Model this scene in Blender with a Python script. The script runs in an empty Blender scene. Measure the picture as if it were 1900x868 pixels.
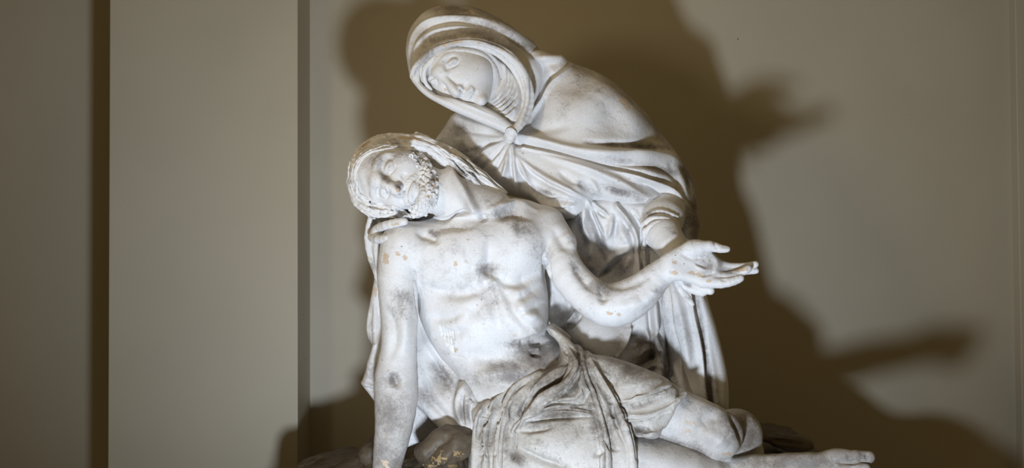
import bpy, math, time
import numpy as np
from mathutils import Vector, Matrix, Euler

C = bpy.context.scene.collection
SC = bpy.context.scene
PXM = 700.0            # photograph pixels per metre at the statue's plane
CAM = np.array((0.0, -3.2, 1.6))
FPX = 2240.0
TILT = math.radians(1.6)
ROLL = math.radians(-0.3)
FINE = 1.0             # voxel scale of the sculpted meshes

# ------------------------------------------------------------------ camera
cam_data = bpy.data.cameras.new('camera')
cam = bpy.data.objects.new('camera', cam_data)
C.objects.link(cam)
CAM_ROT = Euler((math.pi / 2 + TILT, 0, 0), 'XYZ').to_matrix() @ Matrix.Rotation(ROLL, 3, 'Z')
cam.matrix_world = Matrix.Translation(Vector(CAM)) @ CAM_ROT.to_4x4()
cam_data.sensor_width = 36.0
cam_data.lens = 36.0 * FPX / 1900.0
cam_data.clip_start = 0.05
SC.camera = cam

# ------------------------------------------------------------------ light, world, exposure
SC.view_settings.view_transform = 'Standard'
SC.view_settings.look = 'None'
SC.view_settings.gamma = 1.0
SC.view_settings.use_curve_mapping = False
SC.view_settings.exposure = 0.0

world = bpy.data.worlds.new('room_light')
world.use_nodes = True
SC.world = world
bg = world.node_tree.nodes['Background']
bg.inputs['Color'].default_value = (1.0, 0.74, 0.34, 1)
bg.inputs['Strength'].default_value = 0.165


def aim(o, target):
    o.rotation_euler = (Vector(target) - o.location).to_track_quat('-Z', 'Y').to_euler()


def spot(name, loc, target, power, color, size, angle, blend):
    l = bpy.data.lights.new(name, 'SPOT')
    l.energy = power; l.color = color; l.shadow_soft_size = size
    l.spot_size = math.radians(angle); l.spot_blend = blend
    o = bpy.data.objects.new(name, l); C.objects.link(o)
    o.location = loc; aim(o, target)
    return o


def area(name, loc, target, power, color, sx, sy):
    l = bpy.data.lights.new(name, 'AREA')
    l.energy = power; l.color = color; l.shape = 'RECTANGLE'; l.size = sx; l.size_y = sy
    o = bpy.data.objects.new(name, l); C.objects.link(o)
    o.location = loc; aim(o, target)
    return o


spot('floor_spotlight', (-0.12, -1.84, 0.80), (0.0, 0.0, 1.90), 172, (0.76, 0.86, 1.0), 0.08, 104, 1.0)
spot('ceiling_spotlight', (-1.3, -1.5, 2.25), (0.5, 0.5, 1.8), 34, (1.0, 0.84, 0.60), 0.16, 70, 1.0)
area('ceiling_lamp', (-0.2, -1.2, 3.7), (0, 0.1, 1.4), 8, (1.0, 0.72, 0.34), 2.4, 1.2)

# ------------------------------------------------------------------ measuring helpers
_R = np.array(CAM_ROT)


def P(px, py, d=0.0):
    """the point on the vertical plane d pixels behind the statue's plane seen at a pixel"""
    v = _R @ np.array(((px - 950.0) / FPX, -(py - 434.0) / FPX, -1.0))
    y = d / PXM
    t = (y - CAM[1]) / v[1]
    return CAM + v * t


def scl(d):
    return (3.2 + d / PXM) / 3.2 / PXM


def proj(V):
    q = (V - CAM) @ _R
    return 950.0 + FPX * q[:, 0] / -q[:, 2], 434.0 - FPX * q[:, 1] / -q[:, 2]


# ------------------------------------------------------------------ implicit modelling
def smin(a, b, k):
    if k <= 0: return np.minimum(a, b)
    h = np.maximum(k - np.abs(a - b), 0) / k
    return np.minimum(a, b) - h * h * k * 0.25


class Op:
    mode = 'u'; k = 0.0


class Cone(Op):
    """tapered capsule"""
    def __init__(s, a, b, ra, rb, k, mode='u', sq=None):
        s.a, s.b, s.ra, s.rb, s.k, s.mode = np.array(a), np.array(b), ra, rb, k, mode
        r = max(ra, rb) + k + 0.012
        s.lo = np.minimum(s.a, s.b) - r; s.hi = np.maximum(s.a, s.b) + r

    def f(s, p):
        ba = (s.b - s.a).astype(np.float32); pa = p - s.a.astype(np.float32)
        L = float(ba @ ba) + 1e-12
        t = np.clip((pa @ ba) / L, 0, 1)
        q = pa - t[:, None] * ba
        return np.sqrt((q * q).sum(1)) - (s.ra + (s.rb - s.ra) * t)


class Ell(Op):
    """ellipsoid, axes u (in-picture direction at angle ang), v, depth; tip tilts it towards the viewer"""
    def __init__(s, c, r, ang, k, mode='u', tip=0.0, yaw=0.0):
        s.c = np.array(c); s.r = np.array(r, dtype=np.float32); s.k = k; s.mode = mode
        M = Matrix.Rotation(math.radians(ang), 3, 'Y') @ Matrix.Rotation(math.radians(tip), 3, 'X') @ Matrix.Rotation(math.radians(yaw), 3, 'Z')
        # local axes: x = along, y = depth, z = across
        s.M = np.array(M, dtype=np.float32)
        e = max(r) + k * 1.5 * max(r) / min(r) + 0.02
        s.lo = s.c - e; s.hi = s.c + e

    def f(s, p):
        q = (p - s.c.astype(np.float32)) @ s.M
        k0 = np.sqrt(((q / s.r) ** 2).sum(1)) + 1e-9
        k1 = np.sqrt(((q / (s.r * s.r)) ** 2).sum(1)) + 1e-9
        return k0 * (k0 - 1) / k1


def seg_dist(px, pz, pts, closed):
    """distance from raster points to a polyline"""
    best = np.full(px.shape, 1e9, np.float32)
    n = len(pts)
    for i in range(n if closed else n - 1):
        ax, az = pts[i]; bx, bz = pts[(i + 1) % n]
        dx, dz = bx - ax, bz - az
        L = dx * dx + dz * dz + 1e-12
        t = np.clip(((px - ax) * dx + (pz - az) * dz) / L, 0, 1)
        best = np.minimum(best, (px - ax - t * dx) ** 2 + (pz - az - t * dz) ** 2)
    return np.sqrt(best)


def inside(px, pz, pts):
    r = np.zeros(px.shape, bool)
    n = len(pts)
    for i in range(n):
        ax, az = pts[i]; bx, bz = pts[(i + 1) % n]
        if az == bz: continue
        r ^= ((az > pz) != (bz > pz)) & (px < (bx - ax) * (pz - az) / (bz - az) + ax)
    return r


def smooth_pts(pts, n=3, closed=True):
    """Catmull-Rom through the points"""
    pts = np.array(pts, float); out = []
    N = len(pts)
    for i in range(N if closed else N - 1):
        if closed: p0, p1, p2, p3 = pts[i - 1], pts[i], pts[(i + 1) % N], pts[(i + 2) % N]
        else: p0, p1, p2, p3 = pts[max(i - 1, 0)], pts[i], pts[i + 1], pts[min(i + 2, N - 1)]
        for j in range(n):
            t = j / n
            out.append(0.5 * ((2 * p1) + (p2 - p0) * t + (2 * p0 - 5 * p1 + 4 * p2 - p3) * t * t + (3 * p1 - p0 - 3 * p2 + p3) * t ** 3))
    if not closed: out.append(pts[-1])
    return np.array(out)


def field(X, Z, ctrl, col):
    """smooth interpolation of control values over the picture-parallel plane"""
    w = np.zeros(X.shape, np.float32); a = np.zeros(X.shape, np.float32)
    for c in ctrl:
        d2 = (X - c[0]) ** 2 + (Z - c[1]) ** 2 + 0.04 ** 2
        k = 1.0 / d2 ** 1.6
        w += k; a += k * c[col]
    return a / w


class Puff(Op):
    """cushion-like solid: an outline in the plane, its own front depth and thickness, round at the rim.
    ctrl = (px, py, front depth); T half thickness; R rim radius (all in pixels of the statue plane)"""
    def __init__(s, outline, ctrl, T, R, k=0.0, mode='u', smooth=True):
        s.k, s.mode = k, mode
        md = np.mean([c[2] for c in ctrl]) + T
        o = np.array([P(x, y, md)[[0, 2]] for x, y in outline])
        if smooth: o = smooth_pts(o, 3)
        s.T, s.R = T / PXM, R / PXM
        cc = []
        for c in ctrl:
            p = P(c[0], c[1], md); cc.append((p[0], p[2], c[2] / PXM))
        pad = 0.08 + k
        s.x0, s.z0 = o.min(0) - pad; s.x1, s.z1 = o.max(0) + pad
        st = 0.002
        s.st = st
        nx = int((s.x1 - s.x0) / st) + 2; nz = int((s.z1 - s.z0) / st) + 2
        X, Z = np.meshgrid(s.x0 + st * np.arange(nx, dtype=np.float32), s.z0 + st * np.arange(nz, dtype=np.float32), indexing='ij')
        X = X.astype(np.float32); Z = Z.astype(np.float32)
        d = seg_dist(X, Z, o, True)
        s.S = np.where(inside(X, Z, o), -d, d).astype(np.float32)
        s.D = field(X, Z, cc, 2) + s.T
        dm = s.D; kk = k; k = (k + .004) * 1.2 * max(s.T, s.R) / min(s.T, s.R)
        s.lo = np.array((s.x0 + pad - kk - .012, dm.min() - s.T - k - .012, s.z0 + pad - kk - .012))
        s.hi = np.array((s.x1 - pad + kk + .012, dm.max() + s.T + k + .012, s.z1 - pad + kk + .012))

    def f(s, p):
        u = (p[:, 0] - s.x0) / s.st; v = (p[:, 2] - s.z0) / s.st
        u = np.clip(u, 0, s.S.shape[0] - 1.001); v = np.clip(v, 0, s.S.shape[1] - 1.001)
        i = u.astype(np.int32); j = v.astype(np.int32); a = (u - i).astype(np.float32); b = (v - j).astype(np.float32)

        def bl(A): return (A[i, j] * (1 - a) + A[i + 1, j] * a) * (1 - b) + (A[i, j + 1] * (1 - a) + A[i + 1, j + 1] * a) * b
        sd = bl(s.S); dd = bl(s.D)
        q1 = np.maximum(sd + s.R, 0) / s.R
        q2 = (p[:, 1] - dd) / s.T
        return (np.sqrt(q1 * q1 + q2 * q2) - 1) * min(s.R, s.T)


def chain(pts, k=6, kj=None, mode='u', n=0):
    """tapered limb through (px, py, depth, radius) points"""
    pts = np.array(pts, float)
    if n: pts = smooth_pts(pts, n, closed=False)
    out = []
    for i, (a, b) in enumerate(zip(pts[:-1], pts[1:])):
        kk = (k if i == 0 else (kj if kj is not None else min(a[3] * .35, 8)))
        if n and i: kk = min(kk, 1.5)
        out.append(Cone(P(*a[:3]), P(*b[:3]), a[3] * scl(a[2]), b[3] * scl(b[2]), kk / PXM, mode))
    return out


def ball(px, py, d, rx, rz, ry=None, ang=0, k=6, mode='u', tip=0, yaw=0):
    """ellipsoid at a pixel: rx along the direction ang (degrees clockwise from right), rz across, ry in depth"""
    ry = ry if ry is not None else min(rx, rz)
    s = scl(d)
    return Ell(P(px, py, d), (rx * s, ry * s, rz * s), ang, k / PXM, mode, tip, yaw)


def evaluate(ops, pts, blo, bhi, nper, order=None):
    """pts (nb*nper,3); blo,bhi (nb,3) block bounds"""
    F = np.full(len(pts), 1.0, np.float32).reshape(-1, nper)
    Pn = pts.reshape(-1, nper, 3)
    for op in ops:
        m = np.all((bhi > op.lo) & (blo < op.hi), axis=1)
        idx = np.nonzero(m)[0]
        for c in range(0, len(idx), 4000):
            ii = idx[c:c + 4000]
            v = op.f(Pn[ii].reshape(-1, 3)).reshape(-1, nper).astype(np.float32)
            if op.mode == 'u': F[ii] = smin(F[ii], v, op.k)
            elif op.mode == 's': F[ii] = -smin(-F[ii], v, op.k)
    return F


def polygonise(ops, h):
    h = h / PXM * FINE
    us = [o for o in ops if o.mode == 'u']
    lo = np.min([o.lo for o in us], 0); hi = np.max([o.hi for o in us], 0)
    B = 8
    bs = B * h
    n = np.ceil((hi - lo) / bs).astype(int) + 1
    # coarse: block centres in chunks
    I = np.stack(np.meshgrid(*[np.arange(k) for k in n], indexing='ij'), -1).reshape(-1, 3)
    cen = (lo + (I + .5) * bs).astype(np.float32)
    F = evaluate(ops, cen, cen - bs / 2, cen + bs / 2, 1)[:, 0]
    keep = np.abs(F) < bs * 2.1
    I = I[keep]
    g = np.arange(B + 1)
    off = np.stack(np.meshgrid(g, g, g, indexing='ij'), -1).reshape(-1, 3)
    base = I * B
    blo = lo + base * h; bhi = blo + bs
    vid, vco, edges = [], [], []
    N = (n * B + 2).astype(np.int64)

    def key(c): return (c[..., 0].astype(np.int64) * N[1] + c[..., 1]) * N[2] + c[..., 2]
    cs = np.array([(a, b, c) for a in (0, 1) for b in (0, 1) for c in (0, 1)])
    for s0 in range(0, len(I), 4000):
        sl = slice(s0, s0 + 4000)
        bI = base[sl]
        pts = (lo + (bI[:, None, :] + off[None]) * h).astype(np.float32).reshape(-1, 3)
        F = evaluate(ops, pts, blo[sl], bhi[sl], len(off)).reshape(-1, B + 1, B + 1, B + 1)
        sg = F < 0
        cor = [F[:, a:a + B, b:b + B, c:c + B] for a, b, c in cs]
        cnt = sum((x < 0).astype(np.int8) for x in cor)
        b_, x_, y_, z_ = np.nonzero((cnt > 0) & (cnt < 8))
        if len(b_) == 0: continue
        cv = np.stack([F[b_, x_ + a, y_ + b, z_ + c] for a, b, c in cs], 1)
        acc = np.zeros((len(b_), 3), np.float32); num = np.zeros(len(b_), np.float32)
        for i in range(8):
            for j in range(i + 1, 8):
                if np.abs(cs[i] - cs[j]).sum() != 1: continue
                x = (cv[:, i] < 0) != (cv[:, j] < 0)
                t = np.where(x, cv[:, i] / (cv[:, i] - cv[:, j] + 1e-20), 0)
                acc += np.where(x[:, None], cs[i] + t[:, None] * (cs[j] - cs[i]), 0)
                num += x
        cell = bI[b_] + np.stack((x_, y_, z_), 1)
        vid.append(key(cell)); vco.append(lo + (cell + acc / num[:, None]) * h)
        for ax in range(3):
            d = [0, 0, 0]; d[ax] = 1
            s1 = sg[:, :B, :B, :B]
            s2 = sg[:, d[0]:B + d[0], d[1]:B + d[1], d[2]:B + d[2]]
            b_, x_, y_, z_ = np.nonzero(s1 != s2)
            edges.append((ax, bI[b_] + np.stack((x_, y_, z_), 1), s1[b_, x_, y_, z_]))
    vid = np.concatenate(vid); vco = np.concatenate(vco)
    uid, first = np.unique(vid, return_index=True)
    V = vco[first]
    quads = []
    for ax, c, fl in edges:
        o1 = np.zeros(3, int); o2 = np.zeros(3, int)
        o1[(ax + 1) % 3] = 1; o2[(ax + 2) % 3] = 1
        ks = np.stack([key(c), key(c - o1), key(c - o1 - o2), key(c - o2)], 1)
        pos = np.clip(np.searchsorted(uid, ks), 0, len(uid) - 1)
        ok = np.all(uid[pos] == ks, axis=1)
        q = pos[ok]; f2 = fl[ok]
        q[~f2] = q[~f2][:, ::-1]
        quads.append(q)
    return V, np.concatenate(quads)


def normals(V, Q):
    n = np.cross(V[Q[:, 2]] - V[Q[:, 0]], V[Q[:, 3]] - V[Q[:, 1]])
    N = np.zeros_like(V)
    for i in range(4):
        for a in range(3): N[:, a] += np.bincount(Q[:, i], n[:, a], len(V))
    return N / (np.linalg.norm(N, axis=1, keepdims=True) + 1e-12)


def relax(V, Q, it, w=None):
    for _ in range(it):
        S = np.zeros_like(V); c = np.zeros(len(V))
        for a, b in ((0, 1), (1, 2), (2, 3), (3, 0)):
            for x in range(3):
                S[:, x] += np.bincount(Q[:, a], V[Q[:, b], x], len(V)) + np.bincount(Q[:, b], V[Q[:, a], x], len(V))
            c += np.bincount(Q[:, a], minlength=len(V)) + np.bincount(Q[:, b], minlength=len(V))
        T = S / np.maximum(c, 1)[:, None]
        V = V + (T - V) * (0.5 if w is None else 0.5 * w[:, None])
    return V


def vnoise(V, s, seed=0):
    """smooth value noise at scale s, -1..1"""
    q = V * s + seed * 17.3
    i = np.floor(q).astype(np.int64); f = q - i; f = f * f * (3 - 2 * f)

    def hsh(a, b, c):
        n = (a * 73856093) ^ (b * 19349663) ^ (c * 83492791)
        n = (n ^ (n >> 13)) * 1274126177
        return ((n & 0xffff) / 32767.5 - 1)
    r = 0
    for a in (0, 1):
        for b in (0, 1):
            for c in (0, 1):
                w = (f[:, 0] if a else 1 - f[:, 0]) * (f[:, 1] if b else 1 - f[:, 1]) * (f[:, 2] if c else 1 - f[:, 2])
                r = r + w * hsh(i[:, 0] + a, i[:, 1] + b, i[:, 2] + c)
    return r


def stroke_w(X, Y, pts, w, taper=True):
    """signed distance across and position along a carved line, for the vertices near it"""
    pts = smooth_pts(pts, 4, closed=False)
    L = np.concatenate(([0], np.cumsum(np.hypot(*(pts[1:] - pts[:-1]).T))))
    best = np.full(len(X), 1e9); tt = np.zeros(len(X)); sd = np.zeros(len(X))
    for i in range(len(pts) - 1):
        a, b = pts[i], pts[i + 1]; d = b - a; l2 = d @ d + 1e-9
        t = np.clip(((X - a[0]) * d[0] + (Y - a[1]) * d[1]) / l2, 0, 1)
        ex, ey = X - a[0] - t * d[0], Y - a[1] - t * d[1]
        q = np.hypot(ex, ey)
        m = q < best
        best[m] = q[m]; tt[m] = (L[i] + t[m] * (L[i + 1] - L[i])) / L[-1]
        sd[m] = np.sign(d[0] * ey[m] - d[1] * ex[m]) * q[m]
    return best, tt, sd


def carve(V, Q, strokes):
    """model folds, creases and locks into the surface: each stroke is (line of pixels, width, height[, kind])
    kind: 'r' round, 'c' sharp crease, 'R'/'L' a fold steep on its right / left side;
    an extra letter 'o' keeps the line's start at full height, 'e' its end"""
    N = normals(V, Q)
    for _ in range(4):   # smoothed directions so that neighbouring strokes agree
        N = relax(N, Q, 1)
    N /= np.linalg.norm(N, axis=1, keepdims=True) + 1e-9
    X, Y = proj(V)
    view = CAM - V; view /= np.linalg.norm(view, axis=1, keepdims=True)
    facing = np.clip(((N * view).sum(1) + 0.05) / 0.3, 0, 1)
    D = np.zeros(len(V))
    for s in strokes:
        pts, w, amp = s[:3]; kind = s[3] if len(s) > 3 else 'r'
        p = np.array(pts, float)
        pad = 3.2 * w
        idx = np.nonzero((X > p[:, 0].min() - pad) & (X < p[:, 0].max() + pad) & (Y > p[:, 1].min() - pad) & (Y < p[:, 1].max() + pad) & (facing > 0))[0]
        if len(idx) == 0: continue
        q, t, sd = stroke_w(X[idx], Y[idx], pts, w)
        # the stroke swells and thins along its length
        e0 = 1 if 'o' in kind else np.clip(t / 0.3, 0, 1)
        e1 = 1 if 'e' in kind else np.clip((1 - t) / 0.3, 0, 1)
        env = np.sqrt(np.clip(e0 * e1, 0, 1)) * (0.35 + 0.65 * np.clip(e0 * e1, 0, 1))
        ww = w * (0.55 + 0.45 * env)
        if 'c' in kind: pr = np.exp(-np.abs(q) / (ww * 0.6))
        elif 'R' in kind: pr = np.where(sd > 0, np.exp(-(sd / (ww * .4)) ** 2), np.exp(-(sd / (ww * 1.3)) ** 2))
        elif 'L' in kind: pr = np.where(sd < 0, np.exp(-(sd / (ww * .4)) ** 2), np.exp(-(sd / (ww * 1.3)) ** 2))
        else: pr = np.exp(-(q / ww) ** 2)
        D[idx] += amp * env * pr * facing[idx]
    D = D / PXM
    return V + N * D[:, None]


def paint(V, spots):
    """0..1 weight of hand-placed stains and painted shade: (px, py, rx, ry, angle, strength) or a (line, width, strength)"""
    X, Y = proj(V); g = np.zeros(len(V))
    for s in spots:
        if len(s) == 3:
            p = np.array(s[0], float); pad = 3 * s[1]
            idx = np.nonzero((X > p[:, 0].min() - pad) & (X < p[:, 0].max() + pad) & (Y > p[:, 1].min() - pad) & (Y < p[:, 1].max() + pad))[0]
            if len(idx):
                q, t, sd = stroke_w(X[idx], Y[idx], s[0], s[1])
                g[idx] = np.maximum(g[idx], s[2] * np.exp(-(q / s[1]) ** 2))
        else:
            x, y, rx, ry, a, st = s
            ca, sa = math.cos(math.radians(a)), math.sin(math.radians(a))
            u = ((X - x) * ca + (Y - y) * sa) / rx; v = (-(X - x) * sa + (Y - y) * ca) / ry
            g = np.maximum(g, st * np.exp(-(u * u + v * v)))
    return g


def link_mesh(name, V, Q, mat, parent=None, attrs=None):
    me = bpy.data.meshes.new(name)
    me.vertices.add(len(V)); me.vertices.foreach_set('co', V.astype(np.float32).ravel())
    me.loops.add(Q.size); me.loops.foreach_set('vertex_index', Q.astype(np.int32).ravel())
    me.polygons.add(len(Q)); me.polygons.foreach_set('loop_start', np.arange(0, Q.size, 4, dtype=np.int32))
    me.update(calc_edges=True)
    me.polygons.foreach_set('use_smooth', np.ones(len(Q), bool))
    for k, a in (attrs or {}).items():
        at = me.attributes.new(k, 'FLOAT', 'POINT'); at.data.foreach_set('value', a.astype(np.float32))
    me.materials.append(mat)
    o = bpy.data.objects.new(name, me); C.objects.link(o)
    if parent is not None: o.parent = parent
    return o


T0 = time.time()


def sculpt(name, ops, h, mat, parent=None, strokes=(), fine=(), rough=0.0, smooth=1, grime_shade=(), chips=(), dust_shade=()):
    flat = flatten(ops)
    V, Q = polygonise(flat, h)
    V = relax(V, Q, smooth)
    if strokes:
        V = carve(V, Q, strokes); V = relax(V, Q, 1)
    if fine:
        V = carve(V, Q, fine)
    if rough:
        N = normals(V, Q)
        V = V + N * ((vnoise(V, 16, 3) * .9 + vnoise(V, 38, 1) * .5 + vnoise(V, 95, 2) * .25) * rough / PXM)[:, None]
    o = link_mesh(name, V, Q, mat, parent, {'grime_shade': paint(V, grime_shade), 'chips': paint(V, chips), 'dust_shade': paint(V, dust_shade)})
    print('SCULPT', name, len(V), round(time.time() - T0, 1))
    return o


def flatten(ops):
    out = []
    for o in ops: out += flatten(o) if isinstance(o, list) else [o]
    return out


class Surface:
    """reads the front depth of shapes already made, so that details can be laid on them"""
    def __init__(s, ops): s.ops = flatten(ops); s.c = {}

    def __call__(s, x, y):
        k = (round(x, 1), round(y, 1))
        if k in s.c: return s.c[k]
        d = np.arange(-330, 260, 1.5)
        p = np.array([P(x, y, q) for q in d], np.float32)
        blo = p - 1e-4; bhi = p + 1e-4
        F = evaluate(s.ops, p, blo, bhi, 1)[:, 0]
        i = np.nonzero(F < 0)[0]
        r = 40.0
        if len(i):
            j = i[0]
            r = d[j] if j == 0 else d[j - 1] + (d[j] - d[j - 1]) * F[j - 1] / (F[j - 1] - F[j])
        s.c[k] = r
        return r

    def chain(s, pts, k=4, n=3, kj=None, mode='u'):
        """pts = (px, py, radius, offset of the axis from the surface, negative = towards the viewer)"""
        q = smooth_pts(pts, n, closed=False) if n else np.array(pts, float)
        return chain([(x, y, s(x, y) + o, r) for x, y, r, o in q], k=k, kj=1.2 if n else kj, mode=mode)

    def ball(s, x, y, off, rx, rz, ry=None, ang=0, k=6, mode='u'):
        return ball(x, y, s(x, y) + off, rx, rz, ry, ang, k, mode)

# ------------------------------------------------------------------ materials
def new_mat(name):
    m = bpy.data.materials.new(name); m.use_nodes = True
    nt = m.node_tree; b = nt.nodes['Principled BSDF']
    return m, nt, b


def noise(nt, vec, scale, detail=4, rough=.55, w=0):
    n = nt.nodes.new('ShaderNodeTexNoise'); n.inputs['Scale'].default_value = scale
    n.inputs['Detail'].default_value = detail; n.inputs['Roughness'].default_value = rough
    nt.links.new(vec, n.inputs['Vector'])
    return n.outputs['Fac']


def ramp(nt, fac, lo, hi, a=0.0, b=1.0):
    n = nt.nodes.new('ShaderNodeMapRange'); n.interpolation_type = 'SMOOTHSTEP'
    n.inputs['From Min'].default_value = lo; n.inputs['From Max'].default_value = hi
    n.inputs['To Min'].default_value = a; n.inputs['To Max'].default_value = b
    nt.links.new(fac, n.inputs['Value'])
    return n.outputs['Result']


def mth(nt, op, a, b):
    n = nt.nodes.new('ShaderNodeMath'); n.operation = op
    for i, x in enumerate((a, b)):
        if isinstance(x, (int, float)): n.inputs[i].default_value = x
        else: nt.links.new(x, n.inputs[i])
    return n.outputs[0]


def mix(nt, fac, a, b):
    n = nt.nodes.new('ShaderNodeMix'); n.data_type = 'RGBA'
    nt.links.new(fac, n.inputs[0])
    for i, x in ((6, a), (7, b)):
        if isinstance(x, tuple): n.inputs[i].default_value = (*x, 1)
        else: nt.links.new(x, n.inputs[i])
    return n.outputs[2]


def plaster(name, base, dirt, amount, chipcol=(.60, .47, .34)):
    m, nt, b = new_mat(name)
    pos = nt.nodes.new('ShaderNodeTexCoord').outputs['Object']
    at = nt.nodes.new('ShaderNodeAttribute'); at.attribute_name = 'grime_shade'  # stains, and shade painted where parts turn from the light
    ac = nt.nodes.new('ShaderNodeAttribute'); ac.attribute_name = 'chips'
    n1 = noise(nt, pos, 24, 9, .72); n2 = noise(nt, pos, 6, 4); n3 = noise(nt, pos, 170, 5, .65)
    weather = mth(nt, 'MULTIPLY', ramp(nt, n2, .47, .70), ramp(nt, n1, .44, .70, 0, amount))
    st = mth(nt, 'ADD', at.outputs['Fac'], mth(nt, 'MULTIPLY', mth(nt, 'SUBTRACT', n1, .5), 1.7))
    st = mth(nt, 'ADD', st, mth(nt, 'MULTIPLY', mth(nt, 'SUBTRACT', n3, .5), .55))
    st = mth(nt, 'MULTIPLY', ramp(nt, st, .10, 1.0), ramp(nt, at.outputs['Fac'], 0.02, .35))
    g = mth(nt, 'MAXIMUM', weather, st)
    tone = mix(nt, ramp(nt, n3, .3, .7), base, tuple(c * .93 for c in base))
    ad = nt.nodes.new('ShaderNodeAttribute'); ad.attribute_name = 'dust_shade'  # tan tone: dust, and painted shade on unlit sides
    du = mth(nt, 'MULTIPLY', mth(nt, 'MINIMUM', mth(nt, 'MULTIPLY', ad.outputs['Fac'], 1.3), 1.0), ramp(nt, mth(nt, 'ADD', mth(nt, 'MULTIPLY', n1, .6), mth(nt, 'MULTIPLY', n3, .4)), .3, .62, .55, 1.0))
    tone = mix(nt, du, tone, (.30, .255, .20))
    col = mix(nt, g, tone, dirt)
    # flaked paint: traced patches and a scatter of tiny specks
    fl = mth(nt, 'ADD', ac.outputs['Fac'], mth(nt, 'MULTIPLY', mth(nt, 'SUBTRACT', noise(nt, pos, 75, 5, .6), .5), 1.6))
    fl = mth(nt, 'MULTIPLY', ramp(nt, fl, .52, .60), ramp(nt, ac.outputs['Fac'], .03, .12))
    sp = ramp(nt, noise(nt, pos, 48, 3, .5), .735, .75)
    fl2 = mth(nt, 'MAXIMUM', fl, mth(nt, 'MULTIPLY', sp, .6))
    col = mix(nt, fl2, col, chipcol)
    pit = ramp(nt, noise(nt, pos, 120, 2, .5), .735, .77)
    col = mix(nt, mth(nt, 'MULTIPLY', pit, .75), col, tuple(c * .35 for c in dirt))
    nt.links.new(col, b.inputs['Base Color'])
    b.inputs['Roughness'].default_value = 0.5
    b.inputs['Specular IOR Level'].default_value = 0.35
    h = mth(nt, 'SUBTRACT', mth(nt, 'MULTIPLY', n3, .35), mth(nt, 'ADD', mth(nt, 'MULTIPLY', fl2, .35), mth(nt, 'MULTIPLY', pit, .8)))
    flake = mth(nt, 'MULTIPLY', ramp(nt, noise(nt, pos, 30, 6, .62), .55, .575), ramp(nt, n2, .42, .6))
    h = mth(nt, 'ADD', h, mth(nt, 'ADD', mth(nt, 'MULTIPLY', n1, .8), mth(nt, 'MULTIPLY', flake, .35)))
    bp = nt.nodes.new('ShaderNodeBump'); bp.inputs['Strength'].default_value = 0.55; bp.inputs['Distance'].default_value = 0.004
    nt.links.new(h, bp.inputs['Height']); nt.links.new(bp.outputs[0], b.inputs['Normal'])
    return m


def paint_mat(name, col, rough=.5, bump=.04):
    m, nt, b = new_mat(name)
    pos = nt.nodes.new('ShaderNodeTexCoord').outputs['Object']
    n = noise(nt, pos, 2.2, 3); n2 = noise(nt, pos, 220, 3)
    c = mix(nt, ramp(nt, n, .3, .7), tuple(x * .97 for x in col), tuple(min(1, x * 1.03) for x in col))
    sp = ramp(nt, noise(nt, pos, 22, 1), .835, .837)
    c = mix(nt, sp, c, (.05, .04, .03))
    nt.links.new(c, b.inputs['Base Color']); b.inputs['Roughness'].default_value = rough
    bp = nt.nodes.new('ShaderNodeBump'); bp.inputs['Strength'].default_value = bump; bp.inputs['Distance'].default_value = .002
    nt.links.new(n2, bp.inputs['Height']); nt.links.new(bp.outputs[0], b.inputs['Normal'])
    return m


M_PLASTER = plaster('aged_white_plaster', (.74, .73, .72), (.20, .175, .16), .35)
M_CLOTH = plaster('grimy_plaster_drapery', (.66, .635, .595), (.15, .125, .10), .6)
M_ROCK = plaster('brown_painted_rock', (.115, .088, .058), (.03, .022, .015), .6, (.36, .25, .12))
M_WALL = paint_mat('warm_grey_wall_paint', (.43, .382, .285))
M_FLOOR = paint_mat('stone_floor', (.22, .20, .17), .6)

# ------------------------------------------------------------------ the niche: walls, pilaster, floor, ceiling
def box_obj(name, x0, x1, y0, y1, z0, z1, mat, kind='structure', bev=0.0, parent=None):
    v = [(x, y, z) for x in (x0, x1) for y in (y0, y1) for z in (z0, z1)]
    f = [(0, 1, 3, 2), (4, 6, 7, 5), (0, 4, 5, 1), (2, 3, 7, 6), (0, 2, 6, 4), (1, 5, 7, 3)]
    me = bpy.data.meshes.new(name); me.from_pydata(v, [], f); me.update()
    me.materials.append(mat)
    o = bpy.data.objects.new(name, me); C.objects.link(o)
    if bev:
        b = o.modifiers.new('bevel', 'BEVEL'); b.width = bev; b.segments = 3
    if kind: o['kind'] = kind
    if parent: o.parent = parent
    return o


YB = 0.78                                  # back wall of the niche
YP = 0.553                                 # face of the pilaster
YL = 1.06                                 # panel left of it
def wx(px, y): return float(P(px, 434, y * PXM)[0])
xp0, xp1 = wx(202, YP), wx(552.5, YP)
xr = wx(1879, YB)
ZT = 3.9
box_obj('wall_back', xp1 - .06, xr + .002, YB, YB + .12, 0, ZT, M_WALL)
box_obj('wall_pilaster', xp0, xp1, YP, YL + .12, 0, ZT, M_WALL, bev=.003)
box_obj('wall_left', xp0 - 2.2, xp0 + .01, YL, YL + .28, 0, ZT, M_WALL)
box_obj('wall_right', xr, xr + 1.6, YB - .05, YB + .2, 0, ZT, M_WALL, bev=.003)
box_obj('wall_rear', -3.6, 3.6, -4.6, -4.5, 0, ZT, M_WALL)
box_obj('floor', -3.6, 3.6, -4.6, 1.0, -.1, 0, M_FLOOR)
box_obj('ceiling', -3.6, 3.6, -4.6, 1.0, ZT, ZT + .1, M_WALL)

# ------------------------------------------------------------------ the sculpture
statue = bpy.data.objects.new('pieta_sculpture', None); C.objects.link(statue)
statue.location = (0.1, 0.0, 0.0)
statue['label'] = 'weathered white plaster sculpture of a veiled woman holding a reclining bearded man'
statue['category'] = 'statue'


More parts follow.
